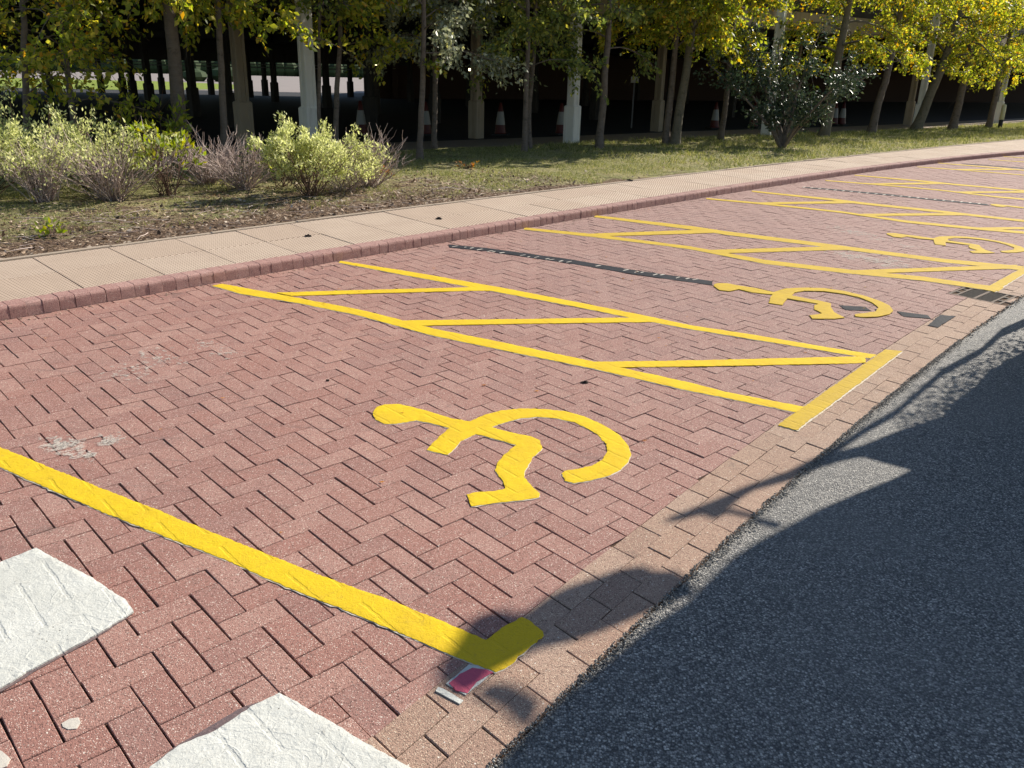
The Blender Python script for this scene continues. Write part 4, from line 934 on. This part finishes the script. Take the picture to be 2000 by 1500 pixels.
# ------------------------------------------------------------------ vegetation
def rv(r,n): v=r.normal(size=(n,3)); return v/np.linalg.norm(v,axis=1,keepdims=True)
def tree(name,key,label,cb,R,leaf,nl,seed,bark='bark',top=4.6,lsz=.085,nlimb=9,droop=.5,group='young trees between the bank and the car park'):
    (x,y,z0),(qx,qy,qz),rad=TR[key]; r=np.random.default_rng(seed); z0=gz(x,y)-.03
    t=empty(name,T(x,y,z0)); tag(t,label,'tree',group)
    q=np.array([qx-x,qy-y,qz-z0]); d=q/q[2]; H=top*0.8
    zz=np.linspace(0,H,14); P=d[None]*zz[:,None]; P[:,:2]+=np.cumsum(r.normal(0,.010,(14,2)),0); P[0,:2]=0; P[:,2]=zz
    if H>2: P[:,:2]-= (np.clip(zz-2,0,9)[:,None]*d[None,:2]*.4)
    rr=rad*(1.22-.55*zz/H)*1.0; rr[0]*=1.35; rr[1]*=1.05
    tb=TB(); tb.tube(P,rr,10); obj('trunk',tb.me('trunk',M[bark]),t,Matrix())
    tb=TB(); LP=[];LD=[]
    for k in range(nlimb):
        h=cb+0.15+(H-cb-.3)*(k+.3)/nlimb+ (0 if k else .0); h=max(h,cb*.8)
        p0=np.array([np.interp(h,zz,P[:,i]) for i in range(3)])
        az=k*2.4+r.uniform(-.5,.5); el=r.uniform(.25,.8) if h<2.6 else r.uniform(.1,.9); L=R*r.uniform(.75,1.1)*(1.0 if h<H*.75 else .7)
        dr=np.array([math.cos(az)*math.cos(el),math.sin(az)*math.cos(el),math.sin(el)])
        s=np.linspace(0,1,8)[:,None]; B=p0+dr*L*s; B[:,2]-=(s[:,0]**2)*droop*L*(.75+.4*r.random()); B+=np.cumsum(r.normal(0,.018,B.shape),0)*(s>0)
        tb.tube(B,np.linspace(rad*.33,.005,8)*np.where(h<2.0,.8,1),5)
        for m in range(8):
            f=r.uniform(.25,1); b0=np.array([np.interp(f*7,range(8),B[:,i]) for i in range(3)])
            dd=rv(r,1)[0]*.9+dr*.6; dd[2]=dd[2]*.5-.15; dd/=np.linalg.norm(dd); l2=R*r.uniform(.18,.42)
            s2=np.linspace(0,1,5)[:,None]; C2=b0+dd*l2*s2; C2[:,2]-=s2[:,0]**2*l2*droop*r.uniform(.3,1.1)
            tb.tube(C2,np.linspace(.006,.002,5),3)
            n2=max(3,int(1.25*nl/(nlimb*8))); f2=r.uniform(.15,1.05,n2)**.8
            pp=b0+dd*l2*f2[:,None]; pp[:,2]-=f2**2*l2*droop*.7
            LP.append(pp+r.normal(0,.055,pp.shape)); LD.append(dd[None]*.5+rv(r,n2)*.8+np.array([0,0,-.45]))
    obj('branches',tb.me('branches',M[bark]),t,Matrix())
    P_=np.concatenate(LP); D_=np.concatenate(LD); N_=rv(r,len(P_))+np.array([0,0,.7]); L_=lsz*1.15*r.uniform(.5,1.25,len(P_))
    keep=P_[:,2]+z0>cb+.2-.35*r.random(len(P_)); P_,D_,N_,L_=P_[keep],D_[keep],N_[keep],L_[keep]
    m_=600 if y<15 else (1500 if y<22 else 1600); c_=rv(r,m_)*np.array([R*.95,R*.95,.75])*r.random((m_,1))**.4+np.array([P[-1][0],P[-1][1],3.95]); P_=np.concatenate([P_,c_]); D_=np.concatenate([D_,rv(r,m_)]); N_=np.concatenate([N_,rv(r,m_)+np.array([0,0,.7])]); L_=np.concatenate([L_,r.uniform(.15,.21,m_)*(1.0 if y<22 else .72)])
    fo=obj('foliage',leafmesh('foliage',P_,D_,N_,L_,L_*.30,M[leaf]),t,Matrix()); tag(fo,kind='stuff')
    return t
Y,G_,S_='lf_yellow','lf_green','lf_grey'
tree('tree','A','thickest straight trunk left of the pale pier, behind the twiggy shrubs',1.95,2.2,Y,3900,1,top=5.2)
tree('tree','B','slim pale-barked tree next right of the thickest left trunk',2.0,1.9,Y,3600,2)
tree('tree','Cc','thin sapling trunk just right of the left pale pier',2.1,1.0,G_,900,3,top=4)
tree('tree','Dd','slender tree with low yellow sprays between the left pale pier and a cone',1.55,1.6,Y,3600,4)
tree('tree','Ee','grey-leaved tree, its trunk the nearest of the two standing left of centre',1.5,1.5,S_,4200,5,top=4.2,lsz=.07)
tree('tree','F','grey-leaved tree on the slim trunk right behind the nearest central one',1.5,1.6,S_,4600,6,top=4.2,lsz=.07)
tree('tree','G','left trunk of the close pair left of the right-hand pale pier',1.3,1.5,G_,3000,7)
tree('tree','H','right trunk of the close pair left of the right-hand pale pier',1.6,1.2,G_,2200,8)
tree('tree','I','slightly leaning tree with a bright rim just right of the right pale pier',1.7,1.3,G_,2000,9)
tree('tree','J','thinner left stem of the double-trunked tree in the centre right',1.8,1.9,Y,4600,10)
tree('tree','K','thicker right stem of the double-trunked tree in the centre right',1.75,2.1,Y,5200,11,bark='bark2')
tree('tree','L','slim tree between the double trunk and the glossy dark shrub',1.6,2.1,Y,4200,12)
tree('tree','N','stout short trunk directly right of the glossy dark shrub',1.7,2.2,Y,4200,13,bark='bark2')
tree('tree','O','leaning trunk under yellow leaves midway between shrub and twin piers',1.75,2.4,Y,4600,14)
tree('tree','P','strongly leaning trunk crossing in front of the pale twin pier',1.9,2.6,Y,4600,15,bark='bark2')
tree('tree','Q','brown leaning trunk first to the right of the twin pier',1.7,2.6,Y,4600,16)
tree('tree','R','thin leaning trunk beside the farthest pier at the right',1.6,2.8,Y,4600,17)
TR['V']=((18.6,31.2,.3),(18.9,31.2,2.2),.07); tree('tree','V','yellow tree closing the row at the right edge of the picture',1.3,2.8,Y,4200,18)
TR['W']=((2.35,17.9,.3),(2.4,18.0,2.2),.03)
tree('tree','T','leftmost small tree with low tangled leafy branches',0.8,1.7,Y,2400,19,top=4.4,nlimb=13,lsz=.08)
tree('tree','U','second tree from the left, many low crooked leafy twigs',0.7,1.7,Y,2400,20,top=4.2,nlimb=13,lsz=.08)
# a second screen of leaves hangs from taller trees further right
def shrub(name,x,y,label,cat,h,R,nstem,leaf,nleaf,lsz,seed,stem='stem',shape=1.0,flat=.55,bare=0.0,ls=.22,sr=.006,group=None):
    """many stems fanning from one foot, forking, with leaf rosettes at the outer tips"""
    r=np.random.default_rng(seed); z0=gz(x,y)-.02; t=empty(name,T(x,y,z0)); tag(t,label,cat,group)
    tb=TB(); tips=[];td=[]
    for k in range(nstem):
        az=r.uniform(0,6.283); f=math.sqrt(r.uniform(0,1)); el=math.radians(88-62*f*shape); L=h*(1.0-.12*f)/max(.5,math.sin(el))*r.uniform(.45,1.08)
        L=min(L,math.hypot(h,R)*r.uniform(.8,1.0)); dr=np.array([math.cos(az)*math.cos(el),math.sin(az)*math.cos(el),math.sin(el)])
        s=np.linspace(0,1,6)[:,None]; p0=np.array([r.normal(0,.05),r.normal(0,.05),0]); B=p0+dr*L*s; B[:,2]+=s[:,0]**2*L*.10; B+=np.cumsum(r.normal(0,.014,B.shape),0)*(s>0)
        tb.tube(B,np.linspace(sr,sr*.4,6),4)
        for m in range(5):
            f0=r.uniform(.35,.95); b0=np.array([np.interp(f0*5,range(6),B[:,i]) for i in range(3)]); dd=dr*.8+rv(r,1)[0]*.75; dd[2]=abs(dd[2])*.8+.25; dd/=np.linalg.norm(dd); l2=L*r.uniform(.15,.38)
            s2=np.linspace(0,1,4)[:,None]; C2=b0+dd*l2*s2+np.cumsum(r.normal(0,.008,(4,3)),0); tb.tube(C2,np.linspace(sr*.5,sr*.22,4),3); tips.append(C2[-1]); td.append(dd)
            if r.random()<.5: tips.append(C2[2]); td.append(dd)
        tips.append(B[-1]); td.append(dr)
    obj('stems',tb.me('stems',M[stem]),t,Matrix())
    if nleaf:
        tips=np.array(tips); td=np.array(td); n_=len(tips)
        out=np.hypot(tips[:,0]/R,(tips[:,2])/h); w=np.clip((out-.45)*3,0.02,1)*(tips[:,2]>.22*h); 
        if bare: w*= (np.sin(np.arctan2(tips[:,1],tips[:,0])*1.0+bare)>-.35)
        w/=w.sum(); c=r.choice(n_,size=max(1,nleaf//7),p=w); c=np.repeat(c,7)
        P=tips[c]+r.normal(0,.030,(len(c),3)); D=td[c]*.9+rv(r,len(c))*.9+np.array([0,0,.25]); N=rv(r,len(c))*.6+np.array([0,0,.8]); L=lsz*r.uniform(.6,1.2,len(c))
        tag(obj('foliage',leafmesh('foliage',P,D,N,L,L*ls,M[leaf]),t,Matrix()),kind='stuff')
    return t
B_=BUSH
shrub('pale_shrub',-2.42,9.72,'rounded pale variegated shrub on dark stems in front of the left pale pier','shrub',0.68,.44,40,'lf_pale',7500,.045,31,shape=.72)
shrub('pale_shrub',-2.15,10.25,'half-bare pale shrub leaning right behind the rounded pale one','shrub',.56,.36,34,'lf_pale',1900,.045,32,stem='twig',bare=.6)
shrub('bare_shrub',-1.92,10.7,'leafless grey twiggy shrub at the right end of the shrubs','shrub',.62,.40,70,None,0,0,33,stem='twig')
shrub('bare_shrub',-3.35,10.25,'low leafless pinkish-grey shrub left of the rounded pale shrub','shrub',.55,.55,80,None,0,0,34,stem='twig',sr=.007)
shrub('bare_shrub',-3.95,10.6,'leafless twiggy shrub in the gap under the slim pale-barked tree','shrub',.60,.55,75,None,0,0,35,stem='twig',sr=.007)
shrub('lime_shrub',-4.02,9.55,'loose shrub with large lime leaves at its top right, before the thick trunk','shrub',0.74,.40,34,'lf_lime',420,.085,36,shape=.7,ls=.24)
shrub('twiggy_shrub',-4.45,9.1,'brown twiggy shrub thinly leafed, its many stems bare near the ground','shrub',.66,.55,90,'lf_pale',420,.05,37,stem='twig')
shrub('pale_shrub',-4.9,9.75,'pale variegated shrub behind the brown twiggy one, left of centre of the shrubs','shrub',0.76,.55,40,'lf_pale',3600,.047,38)
shrub('twiggy_shrub',-4.98,8.75,'bare reddish-brown stems in front of the leftmost pale shrubs','shrub',.64,.40,75,'lf_pale',900,.045,39,stem='twig',shape=.75)
shrub('pale_shrub',-5.75,8.9,'leftmost pale variegated shrub at the edge of the picture','shrub',.70,.58,46,'lf_pale',6500,.047,40)
shrub('pale_shrub',-5.7,9.9,'tall pale shrub at the left, behind the leftmost one','shrub',.80,.6,40,'lf_pale',4800,.047,41)
shrub('lime_shrub',-5.15,12.0,'upright sprig with fresh green leaves showing against the dark','shrub',0.95,.3,7,'lf_lime',170,.11,42,shape=.6)
shrub('green_shrub',-3.0,10.6,'small fresh green shrub low between the bare twigs','shrub',.5,.4,16,'lf_green',700,.07,43)
shrub('orange_seedlings',-2.0,11.9,'low orange-leaved seedlings in the grass right of the shrubs','seedlings',.07,.40,26,'lf_orange',190,.06,44,shape=1.15)
shrub('orange_seedlings',-.85,13.2,'small orange-leaved seedling alone in the grass left of centre','seedlings',.06,.2,10,'lf_orange',50,.055,45,shape=1.1)
shrub('weed',-4.02,7.12,'single bright green weed in the bare soil by the footway','weed',.09,.11,5,'lf_lime',35,.075,46,shape=1.1,ls=.25)
# glossy dark shrub with several pale stems
TR['M']=((5.72,18.98,.3),(5.6,19.0,1.4),.03)
def holly():
    x,y=5.72,18.98; z0=gz(x,y)-.02; r=np.random.default_rng(50); t=empty('glossy_shrub',T(x,y,z0)); tag(t,'glossy dark evergreen shrub with pale forking stems on the grass edge','shrub')
    tb=TB(); LP=[];LD=[]
    for k in range(9):
        a=-1.0+2.0*k/8; dr=np.array([a*1.05+r.normal(0,.1),r.normal(0,.45),1.0]); dr/=np.linalg.norm(dr); L=r.uniform(2.1,2.9)
        s=np.linspace(0,1,9)[:,None]; B=np.array([a*.05,0,0])+dr*L*s*np.array([1,1,1]); B[:,0]*=(.55+.45*s[:,0]); B+=np.cumsum(r.normal(0,.02,B.shape),0)*(s>0); tb.tube(B,np.linspace(.038,.008,9),6)
        for m in range(22):
            f=r.uniform(.30,1.0); b0=np.array([np.interp(f*8,range(9),B[:,i]) for i in range(3)]); dd=rv(r,1)[0]; dd[2]=dd[2]*.6+.1; l2=r.uniform(.25,.55)
            s2=np.linspace(0,1,4)[:,None]; tb.tube(b0+dd*l2*s2,np.linspace(.007,.003,4),3); n2=34; f2=r.uniform(.1,1.1,n2); LP.append(b0+dd*l2*f2[:,None]+r.normal(0,.06,(n2,3))); LD.append(rv(r,n2)+dd)
    obj('stems',tb.me('stems',M['bark']),t,Matrix())
    P=np.concatenate(LP); D=np.concatenate(LD); L=.085*r.uniform(.6,1.2,len(P)); tag(obj('foliage',leafmesh('foliage',P,D,rv(r,len(P))+np.array([0,0,.5]),L,L*.28,M['lf_holly']),t,Matrix()),kind='stuff')
holly()

# ------------------------------------------------------------------ grass blades, litter
r=np.random.default_rng(60); N=105000
a=np.concatenate([r.uniform(-3,12,60000),r.uniform(12,40,45000)]); lo=np.array([fwb(v) for v in a]); hi=np.array([bk(v) for v in a]); b=lo+.03+(hi-lo-.1)*r.uniform(0,1,N)
so=np.array([soilness(p,q) for p,q in zip(a[::1],b)]); cl=np.array([mnoise.noise(Vector((p*1.6,q*1.6,5)))+.5*mnoise.noise(Vector((p*5,q*5,2))) for p,q in zip(a,b)])
keep=(cl*1.1+.62-so*1.05+r.uniform(-.25,.25,N))>.35; a,b=a[keep],b[keep]; cl=cl[keep]; N=len(a)
x,y=(a-b)*Q,(a+b)*Q; z=np.array([gz(p,q) for p,q in zip(x,y)])
h=r.uniform(.02,.055,N)*(1+.9*np.clip(cl,0,1))*(1+(a>12)*.5); an=r.uniform(0,6.28,N); w=.0035*(1+(a>12)*1.0)+0*h
ln=r.normal(0,.7,(N,2))*h[:,None]
V=np.stack([np.stack([x-w*np.cos(an),y-w*np.sin(an),z-.004],-1),np.stack([x+w*np.cos(an),y+w*np.sin(an),z-.004],-1),np.stack([x+ln[:,0],y+ln[:,1],z+h],-1)],1).reshape(-1,3)
F=np.arange(N*3).reshape(-1,3)
tag(obj('grass',fastmesh('grass',V,F,M['grass'])),'patchy short grass with drier tufts on the bank under the trees','grass',kind='stuff')
N=40000; a=np.concatenate([r.uniform(-3,9,31000),r.uniform(9,34,9000)]); lo=np.array([fwb(v) for v in a]); b=lo+.01+np.abs(r.normal(0,1.0,N))*np.where(a<9,1.5,2.5); hi=np.array([bk(v) for v in a]); b=np.minimum(b,hi-.1)
x,y=(a-b)*Q,(a+b)*Q; z=np.array([gz(p,q) for p,q in zip(x,y)])+.004
P=np.stack([x,y,z],-1); D=rv(r,N); D[:,2]*=.25; Nn=rv(r,N)*.45+np.array([0,0,1]); L=.012+.05*r.random(N)**1.8
tag(obj('leaf_litter',leafmesh('leaf_litter',P,D,Nn,L,L*.32,M['litter'])),'dry brown leaf litter and wood chips over the bare soil','leaf litter',kind='stuff')
tb=TB()
for k in range(260):
    aa_=r.uniform(-2,7.5); bb=fwb(aa_)+.1+abs(r.normal(0,1.2)); x0,y0=(aa_-bb)*Q,(aa_+bb)*Q; L=r.uniform(.08,.45); t0=r.uniform(0,6.28); s=np.linspace(0,1,4)
    Pp=np.stack([x0+np.cos(t0)*L*s,y0+np.sin(t0)*L*s,[gz(x0+math.cos(t0)*L*q,y0+math.sin(t0)*L*q)+.006+.02*math.sin(3*q)*r.random() for q in s]],-1); tb.tube(Pp,np.linspace(.004,.0015,4),3)
tag(obj('fallen_twigs',tb.me('fallen_twigs',M['twig'])),'fallen twigs strewn over soil below the shrubs','twigs',kind='stuff')

# ------------------------------------------------------------------ unseen caster, added and shaped along the sun to throw the shade on the asphalt
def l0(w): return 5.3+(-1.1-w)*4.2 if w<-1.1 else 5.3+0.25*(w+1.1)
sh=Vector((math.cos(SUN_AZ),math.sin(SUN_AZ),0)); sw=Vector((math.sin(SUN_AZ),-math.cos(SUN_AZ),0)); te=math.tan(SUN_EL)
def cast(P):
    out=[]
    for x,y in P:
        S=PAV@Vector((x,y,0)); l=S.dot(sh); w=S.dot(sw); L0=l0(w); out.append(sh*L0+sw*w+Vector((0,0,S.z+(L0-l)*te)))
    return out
def dens(P,st=.05):
    o=[]
    for i in range(len(P)):
        p,q=P[i],P[(i+1)%len(P)]; n_=max(1,int(math.hypot(q[0]-p[0],q[1]-p[1])/st)); n_=min(n_,12)
        for k in range(n_): o.append((p[0]+(q[0]-p[0])*k/n_,p[1]+(q[1]-p[1])*k/n_))
    return o
caster=empty('shade_caster',T(4.2,4.0,0)); tag(caster,'unseen added form, shaped to cast the leafy shade over the asphalt','hedge')
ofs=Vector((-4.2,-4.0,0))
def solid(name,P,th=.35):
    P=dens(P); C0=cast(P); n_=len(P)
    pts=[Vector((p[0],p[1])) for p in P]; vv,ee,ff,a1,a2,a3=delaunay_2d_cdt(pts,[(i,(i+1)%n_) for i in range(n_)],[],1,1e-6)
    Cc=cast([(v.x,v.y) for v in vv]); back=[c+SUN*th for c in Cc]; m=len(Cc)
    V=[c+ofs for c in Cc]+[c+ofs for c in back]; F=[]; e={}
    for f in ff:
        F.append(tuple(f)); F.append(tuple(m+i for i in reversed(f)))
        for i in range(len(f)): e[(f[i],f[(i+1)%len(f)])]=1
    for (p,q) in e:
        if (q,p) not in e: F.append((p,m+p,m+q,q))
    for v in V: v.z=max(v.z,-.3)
    return obj(name,mesh(name,V,F,M['hedge']),caster,Matrix())
solid('caster_mass',SH_MAIN); solid('caster_branch',SH_UPPER,.08); solid('twig',SH_TWIG,.05);  # unseen solids cut to the shade outlines, not modelled foliage
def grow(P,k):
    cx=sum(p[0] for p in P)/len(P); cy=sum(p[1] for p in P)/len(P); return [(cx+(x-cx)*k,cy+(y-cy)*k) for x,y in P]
solid('caster_lump',grow(SH_LUMPA,1.06),.12); solid('caster_lump',grow(SH_LUMPB,1.12),.12)
# loose leaves added round its upper left margin for the fringed half shade
rr_=np.random.default_rng(71); seg=[(2.0,3.95),(2.3,4.3),(2.6,4.65),(2.95,5.05),(3.4,5.45),(3.9,5.9),(4.3,6.2)]
P=[]
for k in range(4600):
    i=rr_.integers(0,len(seg)-1); f=rr_.random(); q_=abs(rr_.normal(0,.13)); x=seg[i][0]+.16+(seg[i+1][0]-seg[i][0])*f-q_*.75+rr_.normal(0,.02); y=seg[i][1]-.12+(seg[i+1][1]-seg[i][1])*f+q_*.65+rr_.normal(0,.02); P.append((x,y))
C0=np.array([list(c+ofs) for c in cast(P)]); C0+=rr_.normal(0,.02,C0.shape); n_=len(C0); L=rr_.uniform(.014,.038,n_)
tag(obj('foliage',leafmesh('foliage',C0,rv(rr_,n_),rv(rr_,n_),L,L*.3,M['lf_green']),caster,Matrix()),kind='stuff')
